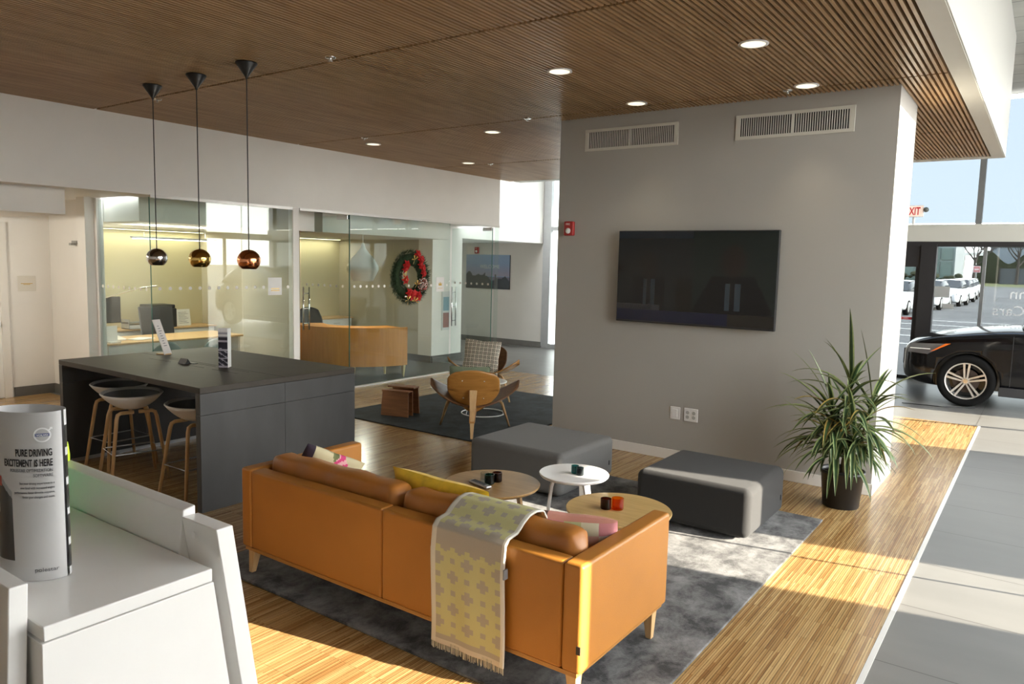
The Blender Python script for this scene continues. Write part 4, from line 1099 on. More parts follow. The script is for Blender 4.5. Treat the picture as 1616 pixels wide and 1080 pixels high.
for (bxy, txy, H_, r) in canes:
    b = Vector((bxy[0], bxy[1], .27)); tp = Vector((txy[0], txy[1], H_))
    mid = (b + tp) / 2 + Vector((random.uniform(-.02, .02), random.uniform(-.02, .02), 0))
    link('cane', MB().tube([b, mid, tp], [r, r * .8, r * .6], 8), CANE, t, smooth=True)
    nl = 40 if H_ > .75 else 20
    z0 = .47 if H_ > .55 else .40
    for k in range(nl):
        s = k / (nl - 1); z = z0 + (H_ - z0) * s; f = (z - .27) / (H_ - .27)
        p = b.lerp(tp, f); az = k * 2.4 + random.uniform(-.3, .3) + H_ * 5
        if math.sin(az) > .3 and p.y > -.1: az = -az + random.uniform(-.4, .4) if random.random() < .6 else az
        el = .32 + .95 * s ** 3 + random.uniform(-.2, .2)
        room = .36 if math.sin(az) > .2 else .50
        L = random.uniform(.38, .62) * (.85 + .15 * s)
        if math.sin(az) > .15: L = min(L, .40 / max(.3, math.sin(az)))
        leaf(p, az, el, L, random.uniform(.020, .028), random.uniform(1.1, 2.3) * (1.05 - .6 * s ** 2))
link('foliage', lm, LEAFM, t, smooth=True)

# ================================================================== OFFICE FURNITURE
# office 1: desk, back counter, things
t = thing('office_desk', 'oak-topped white desk behind the left office glass', 'desk', (-10.15, 5.80, 0))
link('desktop', bx(-.42, -1.05, .715, .42, .96, .74), OAK, t, bevel=.003)
link('modesty_panel', bx(.20, -1.0, .06, .22, .90, .70), WPLAST, t); link('side_panel', bx(-.40, .86, 0, .40, .89, .714), WPLAST, t); link('side_panel', bx(-.40, -1.03, 0, .40, -1.0, .714), WPLAST, t)
t = thing('low_cabinet', 'white low cabinet with oak top along the yellow wall', 'cabinet', (-11.60, 6.05, 0))
link('top', bx(-.215, -1.4, .72, .24, 1.30, .745), OAK, t, bevel=.003); link('body', bx(-.21, -1.38, .05, .20, 1.28, .72), WPLAST, t)
for k in range(3): link('drawer', bx(.20, -1.36 + k * .88, .50, .215, -.50 + k * .88, .70), WPLAST, t, bevel=.003); link('handle', bx(.215, -1.0 + k * .88, .63, .225, -.85 + k * .88, .64), ALU, t)
t = thing('printer', 'black office printer on the low cabinet', 'printer', (-11.58, 6.45, .746))
link('body', bx(-.18, -.20, 0, .18, .22, .30), BLKPL, t, bevel=.015); link('scanner_lid', bx(-.18, -.20, .302, .17, .20, .36), BLKPL, t, bevel=.012); link('paper_tray', bx(.18, -.14, .04, .22, .14, .10), SCRB, t, bevel=.004)
link('control_panel', bx(.181, -.12, .16, .19, .12, .22), mat('printer_screen', (.12, .13, .14), .2), t)
t = thing('notice_card', 'white printed notice card standing beside the printer', 'card', (-11.52, 6.86, .746), .1)
link('sheet', bx(0, -.13, .0, .006, .13, .27), PAPER, t).rotation_euler = (0, -.14, 0)
lp = MB()
for k in range(8): lp.box(.0065, -.09, .04 + k * .025, .0075, .09 - .03 * (k % 3), .046 + k * .025)
link('print', lp, INKG, t).rotation_euler = (0, -.14, 0)
t = thing('monitor', 'dark computer monitor seen from behind in the left office', 'monitor', (-11.55, 5.58, .746), 0)
link('screen', bx(-.015, -.26, .10, .015, .26, .50), SCRB, t, bevel=.008); link('stand', MB().box(-.05, -.03, .01, -.015, .03, .3).box(-.12, -.12, 0, .08, .12, .012), SCRB, t, bevel=.003)
t = thing('desk_phone', 'white desk telephone on the left office desk', 'telephone', (-10.10, 5.02, .741), .3)
link('base', MB().hexa([(-.1, -.1, 0), (.1, -.1, 0), (.1, .1, 0), (-.1, .1, 0)], [(-.1, -.1, .07), (.1, -.1, .02), (.1, .1, .02), (-.1, .1, .07)]), WPLAST, t, bevel=.004); link('handset', bx(-.09, -.1, .075, .08, -.04, .11), WPLAST, t, bevel=.012)
t = thing('card_stand', 'white leaflet stand at the near corner of office desk', 'leaflet stand', (-9.86, 4.86, .741), .2)
link('back', bx(-.01, -.08, 0, .01, .08, .22), PAPER, t); link('foot', bx(-.02, -.08, 0, .08, .08, .02), PAPER, t)
t = thing('paper_stack', 'loose white papers lying on the left office desk', 'papers', (-10.05, 5.35, .741), .1)
for k in range(3): link('sheet', bx(-.105, -.15, k * .004, .105, .15, k * .004 + .003), PAPER, t, rot=(0, 0, k * .25))
t = thing('desk_organizer', 'grey wire organizer with papers on the low cabinet', 'organizer', (-11.50, 6.04, .746))
link('tray', MB().box(-.12, -.16, 0, .12, .16, .01).box(-.12, -.16, .09, .12, .16, .10).box(-.12, .15, 0, .12, .16, .15).box(-.12, -.16, 0, .12, -.15, .15), ALU, t); link('papers', bx(-.1, -.14, .011, .1, .14, .06), PAPER, t)
t = thing('office_chair', 'black square-backed office chair behind the left office desk', 'office chair', (-10.72, 6.05, 0), -.1)
link('backrest', MB().hexa([(.09, -.24, .52), (.13, -.24, .52), (.13, .24, .52), (.09, .24, .52)], [(-.02, -.26, 1.12), (.02, -.26, 1.12), (.02, .25, 1.12), (-.02, .25, 1.12)]), BLKPL, t, bevel=.02).location = (-.25, 0, 0)
link('seat', bx(-.22, -.24, .44, .22, .24, .50), BLKPL, t, bevel=.03); link('column', MB().tube([(0, 0, .08), (0, 0, .44)], .025), CHROME, t)
for k in range(5): a = k * 2 * PI / 5; link('base_arm', MB().tube([(0, 0, .09), (.28 * math.cos(a), .28 * math.sin(a), .05)], [.02, .014], 8), BLKPL, t); link('castor', MB().lathe([(.02, 0), (.025, .02), (.02, .04)], cx=.28 * math.cos(a), cy=.28 * math.sin(a), n=10), BLKPL, t)
# desk lamp arm
t = thing('desk_lamp', 'slim silver articulated desk lamp arm in the left office', 'desk lamp', (-10.5, 4.80, .741))
link('arm', MB().tube([(0, 0, 0), (0, .12, .50), (.0, .80, .68)], .008, 8), CHROME, t); link('lamp_head', MB().box(-.03, .0, -.012, .03, .26, .012), CHROME, t, bevel=.006, loc=(.0, .78, .68), rot=(.1, 0, 0))
# visitor chairs
def visitor(label, x, y, rz):
    t = thing('visitor_chair', label, 'chair', (x, y, 0), rz, None)
    def sh(u, v):
        a = 2 * u - 1
        if v < .5:
            b = v / .5; return (.22 * a * (.75 + .25 * b), -.22 + .40 * b, .46 + .02 * a * a)
        b = (v - .5) / .5; wd = .235 * (1 - .55 * max(0, b - .45) ** 1.6 / .38)
        return (wd * a, .18 + .08 * b - .06 * a * a, .46 + .31 * b - .03 * b * a * a)
    link('shell', MB().grid(sh, 20, 24), GPLAST, t, smooth=True, solid=.01)
    for sx in (-1, 1):
        for sy in (-1, 1): link('leg', MB().tube([(sx * .10, sy * .10, .455), (sx * .22, sy * .20, 0)], .01, 8), ALU, t)
visitor('grey-green shell chair at the left office desk, left of two', -9.50, 5.30, -PI / 2); visitor('grey-green shell chair at the left office desk, right of two', -9.50, 6.02, -PI / 2)
# linear pendant in office 1
t = thing('linear_pendant', 'slim linear pendant light hanging in the left office', 'pendant lamp', (-9.95, 5.78, 2.10), 0)
link('housing', bx(-.03, -.58, .012, .03, .66, .035), ALU, t, bevel=.003); link('diffuser', bx(-.025, -.55, 0, .025, .66, .011), LAMPE, t)
for zz, rx, en in ((-.012, 0, 18), (.05, PI, 14)):
    ld = bpy.data.lights.new('strip_lamp', 'AREA'); lo = bpy.data.objects.new('strip_lamp', ld); C.objects.link(lo); lo.parent = t
    lo.location = (0, .05, zz); lo.rotation_euler = (rx, 0, 0); ld.shape = 'RECTANGLE'; ld.size = .05; ld.size_y = 1.2; ld.energy = en; ld.color = (1, .94, .80)
for yy in (-.4, .5): link('suspension', MB().tube([(0, yy, .03), (0, yy, .21)], .002, 6), ALU, t)
# light slots that wash the yellow back walls
for y0, y1, l in ((4.75, 7.3, 'hidden slot light washing the yellow wall of the left office'), (7.6, 10.3, 'hidden slot light washing the yellow wall of the right office')):
    t = thing('wall_washer', l, 'ceiling light', (-11.66, (y0 + y1) / 2, 2.27)); hl = (y1 - y0) / 2
    ld = bpy.data.lights.new('slot_lamp', 'AREA'); lo = bpy.data.objects.new('slot_lamp', ld); C.objects.link(lo); lo.parent = t
    lo.location = (0, 0, -.01); ld.shape = 'RECTANGLE'; ld.size = .08; ld.size_y = 2 * hl; ld.energy = 9; ld.color = (1, .90, .66)
    link('diffuser', bx(-.05, -hl, 0, .05, hl, .006), NIGHT, t); link('housing', bx(-.06, -hl - .01, .006, .06, hl + .01, .02), ALU, t)
# office 1: dark car reflection in the glass, painted on a divider board
def car_reflection(u, v):
    if v > .52: return (.20, .27, .34) if v > .62 else (.30, .34, .36)
    if v > .18 and abs(u - .5) < .48 * (1 - max(0, v - .36) * 2.4): return (.015, .015, .018)
    return (.05, .05, .055) if v > .10 else (.30, .30, .28)
t = thing('reflection_board', 'board painted with a dark car reflection on the left office wall', 'reflection', (-10.6, 7.375, 1.42))
link('print', MB().grid(lambda u, v: (u * .80, -.012, v * .62), 40, 30, car_reflection), PRINT, t); link('board', bx(0, -.011, 0, .8, 0, .62), BLKPL, t)

# notice cards stuck on the glass
def gcard(o, y, z, w_, h_, crown):
    t = thing('glass_sign', o, 'sign', (BX + .008, y, z))
    link('card', bx(0, -w_ / 2, -h_ / 2, .006, w_ / 2, h_ / 2), PAPER, t)
    e = MB()
    if crown:
        M = wallM((.0075, 0, .0), (0, 1, 0), (0, 0, 1))
        e.prism([(-.035, -.02), (.035, -.02), (.045, .03), (.022, .005), (0, .042), (-.022, .005), (-.045, .03)], -.001, .001, M); e.box(.006, -.06, -.066, .008, .06, -.060)
    else: e.box(.006, -.065, -.035, .008, .065, -.025).box(.006, -.065, -.060, .008, .065, -.050)
    link('emblem', e, GOLD, t)
gcard('white notice card on the left office glass beside the post', 6.21, 1.52, .21, .23, False)
gcard('white card with gold crown on the glass right of wreath', 9.50, 1.515, .20, .24, True)
# door notice rack
t = thing('brochure_rack', 'clear rack of brochures on the white wall past the wreath', 'brochure rack', (-9.28, 10.82, .95))
link('holder', bx(0, -.11, -.35, .02, .11, .38), mat('clear_acrylic', (.70, .72, .72), .2), t); link('brochure', bx(.02, -.08, .02, .026, .08, .28), mat('blue_print', (.20, .36, .45), .5), t); link('brochure', bx(.02, -.08, -.30, .026, .08, -.02), mat('red_print', (.30, .12, .10), .5), t)

# office 2: curved desk, lamp, cabinet, chair
t = thing('reception_desk', 'curved orange-veneer desk with pale legs behind the glass', 'desk', (-9.62, 9.02, 0))
R1 = 1.20
def arc(a0, a1, r0, r1, z0, z1, n=40):
    mb = MB(); vs = []; fs = []
    for k in range(n + 1):
        a = a0 + (a1 - a0) * k / n
        for r, z in ((r0, z0), (r1, z0), (r1, z1), (r0, z1)): vs.append((r * math.cos(a), r * math.sin(a), z))
    for k in range(n):
        o = k * 4
        for j in range(4): fs.append((o + j, o + (j + 1) % 4, o + 4 + (j + 1) % 4, o + 4 + j))
    fs.append((3, 2, 1, 0)); o = n * 4; fs.append((o, o + 1, o + 2, o + 3)); return mb.add(vs, fs)
A1, A2 = math.radians(-6), math.radians(-128)
link('curved_front', arc(A1, A2, R1 - .03, R1, .20, .82), DESKOR, t, smooth=False)
link('desktop', arc(A1, A2, R1 - .55, R1 - .031, .78, .805), DESKOR, t)
for k, (a, r) in enumerate(((-8, 1.15), (-50, 1.15), (-12, .72), (-95, 1.15), (-80, .72))):
    a = math.radians(a); cx, cy = r * math.cos(a), r * math.sin(a)
    link('leg', MB().hexa([(cx - .014, cy - .014, 0), (cx + .014, cy - .014, 0), (cx + .014, cy + .014, 0), (cx - .014, cy + .014, 0)], [(cx - .028, cy - .028, .21 if r > 1 else .78), (cx + .028, cy - .028, .21 if r > 1 else .78), (cx + .028, cy + .028, .21 if r > 1 else .78), (cx - .028, cy + .028, .21 if r > 1 else .78)]), mat('pale_leg%d' % k, (.62, .50, .26), .4), t, bevel=.003)
t = thing('teardrop_pendant', 'large white teardrop pendant lamp over the orange desk', 'pendant lamp', (-9.18, 8.62, 1.545))
pr_ = [(.165, .0), (.18, .03), (.245, .16), (.262, .20), (.255, .25), (.19, .36), (.10, .46), (.045, .54), (.025, .60), (.02, .62)]
link('shade', MB().lathe(pr_, n=48, caps=False), mat('lamp_white', (.84, .87, .84), .3, coat=.3), t, smooth=True); link('cord', MB().tube([(0, 0, .6), (0, 0, 1.02)], .006), WPLAST, t)
ld = bpy.data.lights.new('teardrop_lamp', 'POINT'); lo = bpy.data.objects.new('teardrop_lamp', ld); C.objects.link(lo); lo.parent = t
lo.location = (0, 0, .02); ld.energy = 28; ld.shadow_soft_size = .08; ld.color = (1, .94, .82)
link('lining', MB().lathe([(r - .006, z) for r, z in pr_], n=40, caps=False), WPLAST, t, smooth=True)
t = thing('low_cabinet', 'white low cabinet with oak top behind the orange desk', 'cabinet', (-11.55, 9.55, 0))
link('top', bx(-.25, -.80, .72, .22, .84, .745), OAK, t, bevel=.003); link('body', bx(-.25, -.78, .05, .18, .82, .72), WPLAST, t); link('drawer', bx(.18, 0, .50, .195, .80, .70), WPLAST, t, bevel=.003); link('handle', bx(.195, .35, .63, .205, .50, .64), ALU, t)
t = thing('office_chair', 'black round-backed chair behind the curved orange desk', 'office chair', (-10.62, 8.72, 0), 1.0)
def ch(u, v):
    a = 2 * u - 1; b = v; wd = .24 * (1 - .12 * b * b); return (wd * a * (1 - .25 * max(0, b - .7) / .3 * abs(a)), .20 + .08 * b - .09 * a * a, .46 + .56 * b - .05 * a * a * b)
link('backrest', MB().grid(ch, 20, 20), BLKPL, t, smooth=True, solid=.02); link('seat', bx(-.23, -.22, .44, .23, .22, .49), BLKPL, t, bevel=.03); link('column', MB().tube([(0, 0, .08), (0, 0, .44)], .025), CHROME, t)
for k in range(5): a = k * 2 * PI / 5; link('base_arm', MB().tube([(0, 0, .09), (.28 * math.cos(a), .28 * math.sin(a), .03)], [.02, .014], 8), CHROME, t)

# wreath
t = thing('wreath', 'green fir Christmas wreath with red poinsettias hung on the glass', 'wreath', (BX + .05, 8.69, 1.64))
nd = MB(); RW = .29
for k in range(4200):
    a = random.uniform(0, 2 * PI); ph = random.uniform(-.5 * PI, .5 * PI); rr = RW + .11 * math.sin(random.uniform(-PI, PI))
    c = Vector((.02 + .05 * math.cos(ph) * random.random(), rr * math.cos(a), rr * math.sin(a)))
    d = Vector((random.uniform(0, .7), math.cos(a + random.uniform(-1.3, 1.3)), math.sin(a + random.uniform(-1.3, 1.3)))).normalized(); L = random.uniform(.05, .10)
    if (Vector((0, rr * math.cos(a), rr * math.sin(a))) + d * L).length < .145: d = -d; d.x = abs(d.x)
    s = d.cross(Vector((1, .3, .2))).normalized() * .004; g = random.uniform(.4, 1.4)
    nd.add([c - s, c + s, c + d * L], [(0, 1, 2)], (.018 * g, .042 * g, .015 * g))
link('foliage', nd, NEEDLE, t)
link('core_ring', MB().tube([(.015, RW * math.cos(2 * PI * k / 40), RW * math.sin(2 * PI * k / 40)) for k in range(40)], .075, 8, closed=True, flat=.6), mat('wreath_core', (.02, .04, .015), .9), t, smooth=True)
def poin(y, z, s):
    mb = MB()
    for lay in range(2):
        for k in range(6):
            a = k * PI / 3 + lay * .5; L = s * (1 - .35 * lay); x0 = .09 + .015 * lay
            d = Vector((0, math.cos(a), math.sin(a))); sd_ = Vector((0, -math.sin(a), math.cos(a)))
            c = Vector((x0, y, z)); mb.add([c, c + d * L * .5 + sd_ * L * .3 + Vector((.012, 0, 0)), c + d * L + Vector((-.01, 0, 0)), c + d * L * .5 - sd_ * L * .3 + Vector((.012, 0, 0))], [(0, 1, 2, 3)])
    link('poinsettia', mb, FLRED, t, solid=.002)
for y, z, s in ((.02, -.28, .115), (.14, -.30, .105), (-.06, -.25, .09), (.13, .36, .085), (.21, .28, .085), (.25, .14, .08), (.27, .06, .075), (-.12, .19, .09), (-.16, .12, .07), (-.15, -.04, .085), (.19, .20, .07)): poin(y, z, s)
for (y, z, a) in ((.04, .27, .6), (-.16, .02, 1.4), (-.10, -.36, .9), (.05, -.38, -.5), (.10, -.12, .3)):
    rb = MB()
    for k in range(4):
        aa = a + k * 1.1; rb.add([Vector((.10, y, z)), Vector((.12, y + .07 * math.cos(aa), z + .07 * math.sin(aa))), Vector((.11, y + .08 * math.cos(aa + .3), z + .08 * math.sin(aa + .3)))], [(0, 1, 2)])
    link('ribbon', rb, GOLD, t, solid=.002)
pc = MB()
for k in range(150):
    a = random.uniform(0, 2 * PI); r = .11 * math.sqrt(random.random()); y, z = .24 + r * math.cos(a), -.12 + r * math.sin(a); x_ = .09 + .05 * (1 - (r / .11) ** 2)
    c = (.60, .52, .48) if random.random() < .35 else ((.40, .05, .04) if random.random() < .3 else (.16, .07, .045))
    pc.box(x_ - .006, y - .009, z - .007, x_ + .006, y + .009, z + .007, col=c)
link('pine_cone_cluster', pc, CONE, t)
link('bauble', MB().lathe([(.001, -.025), (.02, -.015), (.025, 0), (.02, .015), (.001, .025)], n=16, M=Matrix.Translation((.10, -.17, -.30))), CHROME, t, smooth=True)

# ================================================================== CARS
def loft(stations, ring):
    mb = MB(); vs = []; n = None
    for s in stations:
        r = ring(*s); n = len(r); vs += r
    fs = []
    for i in range(len(stations) - 1):
        for k in range(n): fs.append((i * n + k, i * n + (k + 1) % n, (i + 1) * n + (k + 1) % n, (i + 1) * n + k))
    fs.append(tuple(range(n - 1, -1, -1))); fs.append(tuple(range((len(stations) - 1) * n, len(stations) * n)))
    return mb.add(vs, fs)
def body_ring(x, hw, zb_, zs, zt_):
    half = [(hw * .80, zb_), (hw * .97, zb_ + .05), (hw, zb_ + .22), (hw * .985, (zb_ + zs) / 2 + .10), (hw * .995, zs - .10), (hw * .95, zs - .005), (hw * .80, zs + (zt_ - zs) * .55), (hw * .45, zt_ - .005)]
    pts = [(x, y, z) for y, z in half] + [(x, 0, zt_)] + [(x, -y, z) for y, z in reversed(half)]
    return [Vector(p) for p in pts]
BODY = [(0.0, .58, .42, .70, .76), (.05, .74, .30, .80, .86), (.20, .86, .25, .90, .94), (.45, .925, .22, .965, 1.02), (.85, .95, .22, 1.01, 1.09), (1.25, .955, .22, 1.05, 1.15), (1.55, .955, .22, 1.08, 1.17), (2.4, .955, .22, 1.08, 1.12), (3.5, .955, .22, 1.10, 1.14), (4.2, .93, .26, 1.10, 1.14), (4.6, .86, .34, 1.04, 1.10), (4.70, .76, .44, .95, 1.0)]
def gh_ring(x, hb, hr, z0, z1):
    half = [(hb, z0), (hb * .6 + hr * .4, z0 + (z1 - z0) * .5), (hr, z1 - .03), (hr * .8, z1)]
    return [Vector((x, y, z)) for y, z in half] + [Vector((x, -y, z)) for y, z in reversed(half)]
GH = [(1.42, .84, .78, 1.10, 1.16), (1.75, .86, .74, 1.08, 1.36), (2.12, .87, .70, 1.08, 1.57), (2.5, .88, .69, 1.08, 1.64), (3.2, .88, .68, 1.08, 1.665), (3.9, .87, .66, 1.08, 1.62), (4.3, .84, .68, 1.08, 1.42), (4.58, .78, .72, 1.05, 1.12)]
def car(name, label, loc, rz, paint, detail=True, group=None, cat='car'):
    t = thing(name, label, cat, loc, rz, group)
    b = link('body', loft(BODY, body_ring), paint, t, smooth=True)
    md = b.modifiers.new('u', 'SUBSURF'); md.levels = md.render_levels = 2
    if detail:
        for wx in (.875, 3.74):
            for s in (-1, 1):
                cut = link('arch_cutter', MB().lathe([(.415, -.16), (.415, .16)], n=40, M=Matrix.Translation((wx, s * .92, .37)) @ Matrix.Rotation(PI / 2, 4, 'X')), BLKPL, t)
                cut.hide_render = True; cut.hide_viewport = True
                m_ = b.modifiers.new('cut', 'BOOLEAN'); m_.operation = 'DIFFERENCE'; m_.object = cut; m_.solver = 'EXACT'
    g = link('windows', loft(GH, gh_ring), CARGL, t, smooth=True); md = g.modifiers.new('u', 'SUBSURF'); md.levels = md.render_levels = 1
    rf = MB().grid(lambda u, v: (2.15 + 1.75 * u, (2 * v - 1) * .66, 1.602 + .06 * math.sin(PI * (u * .8 + .15)) - .035 * (2 * v - 1) ** 2), 16, 10)
    link('roof', rf, paint, t, smooth=True, solid=.03)
    for wx in (.875, 3.74):
        for s in (-1, 1):
            MW = Matrix.Translation((wx, s * .84, .37)) @ Matrix.Rotation(-s * PI / 2, 4, 'X')
            wt = link('wheel', MB().lathe([(.255, -.10), (.33, -.115), (.365, -.09), (.37, 0), (.365, .09), (.33, .112), (.262, .10), (.255, .06), (.255, -.10)], n=48, M=MW, caps=False), TYRE, t, smooth=True)
            if detail:
                link('brake_disc', MB().lathe([(.001, .02), (.17, .02), (.17, .0)], n=32, M=MW), BRAKE, wt)
                rm = MB().lathe([(.262, .10), (.262, .108), (.246, .104), (.240, .06), (.245, -.08)], n=48, M=MW, caps=False)
                rm.lathe([(.001, .085), (.045, .085), (.05, .07), (.05, .03)], n=20, M=MW)
                for k in range(5):
                    for q_ in (-1, 1):
                        a = k * 2 * PI / 5 + .31
                        Ms = MW @ Matrix.Rotation(a, 4, 'Z')
                        y0, y1 = q_ * .017, q_ * .034
                        rm.hexa([Ms @ Vector(p) for p in ((.04, y0 - .012, .055), (.25, y1 - .016, .085), (.25, y1 + .016, .085), (.04, y0 + .012, .055))], [Ms @ Vector(p) for p in ((.04, y0 - .011, .082), (.25, y1 - .014, .107), (.25, y1 + .014, .107), (.04, y0 + .011, .082))])
                link('rim', rm, RIM, wt)
                link('wheel_well', MB().lathe([(.001, -.14), (.24, -.14), (.245, -.10)], n=32, M=MW), BLKPL, wt)
            else: link('rim', MB().lathe([(.001, .09), (.24, .10), (.25, .06)], n=16, M=MW), RIM, wt)
    for s in (-1, 1):
        hl = MB().hexa([(.13, s * .60, .70), (.50, s * .935, .77), (.52, s * .90, .77), (.16, s * .58, .70)], [(.17, s * .60, .84), (.62, s * .925, .88), (.60, s * .89, .88), (.19, s * .58, .84)])
        hh = MB().add([Vector((.10, s * .80, .72)), Vector((.36, s * .925, .715)), Vector((.62, s * .955, .885)), Vector((.12, s * .80, .85))], [(0, 1, 2, 3)])
        link('headlight', hh, HEADL if detail else PAPER, t, solid=.03, smooth=False)
        if detail:
            link('indicator', MB().add([Vector((.40, s * .950, .755)), Vector((.46, s * .957, .78)), Vector((.66, s * .972, .895)), Vector((.59, s * .968, .89))], [(0, 1, 2, 3)]), AMBERP, t, solid=.012)
            link('daytime_lamp', MB().box(.14, s * .95 - .01, .79, .40, s * .95 + .01, .80), PAPER, t)
            link('mirror', MB().lathe([(.001, -.1), (.07, -.08), (.09, 0), (.07, .08), (.001, .1)], n=16, M=Matrix.Translation((1.85, s * 1.03, 1.16)) @ Matrix.Rotation(PI / 2, 4, 'X') @ Matrix.Scale(.7, 4)), paint, t, smooth=True)
    if detail:
        link('grille', MB().box(-.012, -.42, .50, .03, .42, .74), BLKPL, t, bevel=.01)
        link('door_seam', MB().box(1.40, -.962, .35, 1.407, -.950, 1.05), BLKPL, t)
        link('lower_cladding', MB().box(1.28, -.965, .20, 3.34, -.93, .33), BLKPL, t, bevel=.01)
        link('emblem', MB().lathe([(.001, 0), (.03, 0), (.03, .003)], n=16, M=Matrix.Translation((.875, -.952, .37)) @ Matrix.Rotation(PI / 2, 4, 'X')), CHROME, t)
    else:
        link('windscreen', MB().add([Vector((1.40, -.72, 1.17)), Vector((1.40, .72, 1.17)), Vector((2.08, .62, 1.60)), Vector((2.08, -.62, 1.60))], [(0, 1, 2, 3)]), CARGL, t, solid=.02)
        link('grille', MB().box(-.015, -.45, .48, .03, .45, .68), BLKPL, t)
    return t
car('suv_car', 'glossy black SUV parked inside the showroom beyond the centre wall', (-1.73, 13.36, 0), 0, CARB)
t = thing('floor_cable', 'thin dark cable lying on the tiles under the black SUV', 'cable')
link('cable', MB().tube([(-1.6, 12.1, .006), (-1.1, 12.15, .006), (-.7, 12.35, .006)], .006, 6), BLACKM, t)
t = thing('waste_bin', 'dark rounded bin by the black SUV bumper', 'bin', (-2.15, 13.9, 0))
link('body', MB().lathe([(.16, 0), (.17, .01), (.19, .60), (.17, .66), (.001, .68)], n=28), BLKPL, t, smooth=True)

# ---- outside
GZ = -.15
o = link('car_park', bx(-140, 15.3, GZ - .2, 140, 150, GZ), ASPH); o['kind'] = 'structure'
o = link('road_ground', bx(3.8, -60, GZ - .2, 140, 15.3, GZ - .001), ASPH); o['kind'] = 'structure'
o = link('road_behind', bx(-140, -80, GZ - .2, 3.8, -3.7, GZ - .001), ASPH); o['kind'] = 'structure'
o = link('grass_verge', bx(-140, 150, GZ - .2, 140, 420, GZ - .001), GRASS); tag(o, 'strip of yellow-green lawn beyond the road', 'grass'); o['kind'] = 'stuff'
ln = MB()
for k in range(5): ln.box(-6 + 0, 24 + k * 3.2, GZ + .001, 12, 24.25 + k * 3.2, GZ + .008)
o = link('parking_lines', ln, mat('line_paint', (.55, .55, .52), .8)); o['kind'] = 'structure'
WC = [(-6.35, 39.5, 'nearest white car of the parked row outside'), (-5.75, 47.0, 'second white car of the parked row outside'), (-5.35, 53.5, 'third white car of the row, behind the glass notice'), (-5.45, 60.5, 'white car fourth in the parked row outside'), (-5.75, 68, 'white car fifth in the parked row outside'), (-6.15, 76.5, 'farthest white car in the parked row outside')]
base = None
for i, (x, y, l) in enumerate(WC):
    if base is None: base = car('parked_car', l, (x, y, GZ), PI / 2, CARW, False, 'white cars parked outside'); o = base
    else: o = copy_tree(base)
    o.location = (x, y, GZ); o.rotation_euler = (0, 0, PI / 2 - .06); o['label'] = l
car('parked_car', 'dark blue car parked behind the nearest white car outside', (-9.3, 50, GZ), PI / 2, CARG, False)
car('parked_car', 'dark car on the far road at the right edge', (-1.9, 140, GZ), PI * .5, CARG, False)
# far building with glass and slanted columns
t = thing('office_building', 'glass-fronted office building with slanted white column across the road', 'building', (-24.5, 190, GZ))
link('wall', bx(-8, 0, 0, 7.5, 12, 8), BLDG, t)
for k in range(6):
    link('window', bx(-7.4 + k * 2.45, -.3, .6, -5.2 + k * 2.45, 0, 4.6), BGLASS, t); link('window', bx(-7.4 + k * 2.45, -.3, 5.0, -5.2 + k * 2.45, 0, 7.6), BGLASS, t)
link('column', MB().hexa([(1.5, -2, 0), (2.2, -2, 0), (2.2, -1.3, 0), (1.5, -1.3, 0)], [(3.6, -2, 8), (4.3, -2, 8), (4.3, -1.3, 8), (3.6, -1.3, 8)]), CARW, t)
link('column', bx(7.6, -1, 0, 9.3, 1, 8), WLAQ, t); link('canopy', bx(9.3, -1, 6.0, 13, 1, 6.6), WLAQ, t)
t = thing('warehouse', 'pale blue-grey warehouse behind bare trees across the road', 'building', (8, 215, GZ))
link('wall', bx(-20, 0, 0, 40, 12, 8.6), BLDG2, t); link('roof', bx(-20.3, -.3, 8.6, 40.3, 12, 8.9), BLDG, t)
o = link('evergreen_trees', MB().grid(lambda u, v: (-14 + 12 * u, 205, GZ + v * (6 + 1.5 * math.sin(u * 9))), 20, 6), HEDGE); tag(o, 'dark evergreen bank right of the glass building', 'trees'); o['kind'] = 'stuff'
o.modifiers.new('s', 'SOLIDIFY').thickness = 3
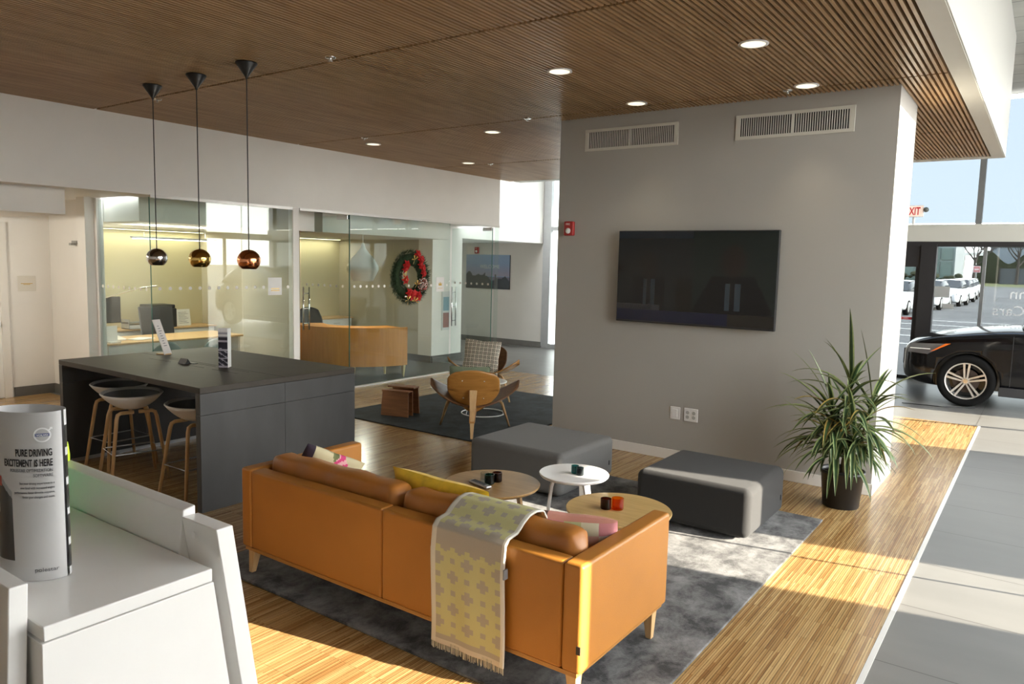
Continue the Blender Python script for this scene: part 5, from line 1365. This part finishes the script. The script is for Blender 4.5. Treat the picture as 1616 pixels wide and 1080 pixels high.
def hedge(label, x, y, w_, h, d=3):
    mb = MB(); 
    for k in range(int(w_ * 2.4)):
        cx, cz, cy = random.uniform(-w_ / 2, w_ / 2), random.uniform(0, h * .8), random.uniform(-d / 2, d / 2)
        r = random.uniform(.5, .9); mb.lathe([(.01, cz - r * .6), (r, cz), (r * .8, cz + r * .5), (.01, cz + r * .8)], cx=cx, cy=cy, n=7)
    o = link('hedge', mb, HEDGE, loc=(x, y, GZ + .3)); tag(o, label, 'hedge')
hedge('low clipped hedge in front of the glass building', -26, 172, 14, 2.0); hedge('shorter hedge right of the white column', -17, 168, 6, 1.6)
t = thing('fence', 'dark slatted fence in front of the pale warehouse', 'fence', (4, 195, GZ))
link('panel', bx(-13, 0, 0, 30, .2, 3.4), mat('fence_grey', (.10, .11, .12), .8), t)
for k in range(14): link('post', bx(-13 + k * 3.2, -.2, 0, -12.8 + k * 3.2, 0, 3.7), BARK, t)
def tree(label, x, y, h, seed):
    random.seed(seed); t = thing('bare_tree', label, 'tree', (x, y, GZ)); mb = MB()
    link('trunk', MB().tube([(0, 0, 0), (.1, 0, h * .4), (0, 0, h * .6)], [.32, .24, .16], 8), BARK, t)
    def br(p, d, L, r, k):
        e = p + d * L; mb.tube([p, (p + e) / 2 + Vector((random.uniform(-.1, .1),) * 3) * L * .3, e], [r, r * .8, r * .6], 5)
        if k:
            for _ in range(3):
                d2 = (d + Vector((random.uniform(-.8, .8), random.uniform(-.5, .5), random.uniform(-.2, .6)))).normalized(); br(e, d2, L * .68, r * .6, k - 1)
    for _ in range(5): br(Vector((0, 0, h * random.uniform(.3, .6))), Vector((random.uniform(-.9, .9), random.uniform(-.4, .4), random.uniform(.3, 1))).normalized(), h * .28, .15, 3)
    link('branches', mb, BARK, t)
tree('bare-branched tree just right of the window mullion, across road', -5.5, 188, 11, 3); tree('bare-branched tree at the right edge, across the road', 5.5, 186, 13, 5); tree('dark bare tree beside the glass building column', -12.5, 178, 9, 8)
random.seed(11)
t = thing('road_sign', 'small red and white octagonal road sign on a post', 'road sign', (-7.95, 118, GZ))
link('post', MB().tube([(0, 0, 0), (0, 0, 3.0)], .04, 8), ALU, t); link('sign_face', bx(-.36, -.06, 2.3, .36, 0, 3.05), mat('sign_pink', (.55, .22, .22), .5), t); link('border', bx(-.42, 0, 2.24, .42, .04, 3.11), PAPER, t); link('lettering', bx(-.26, -.08, 2.60, .26, -.06, 2.74), PAPER, t)
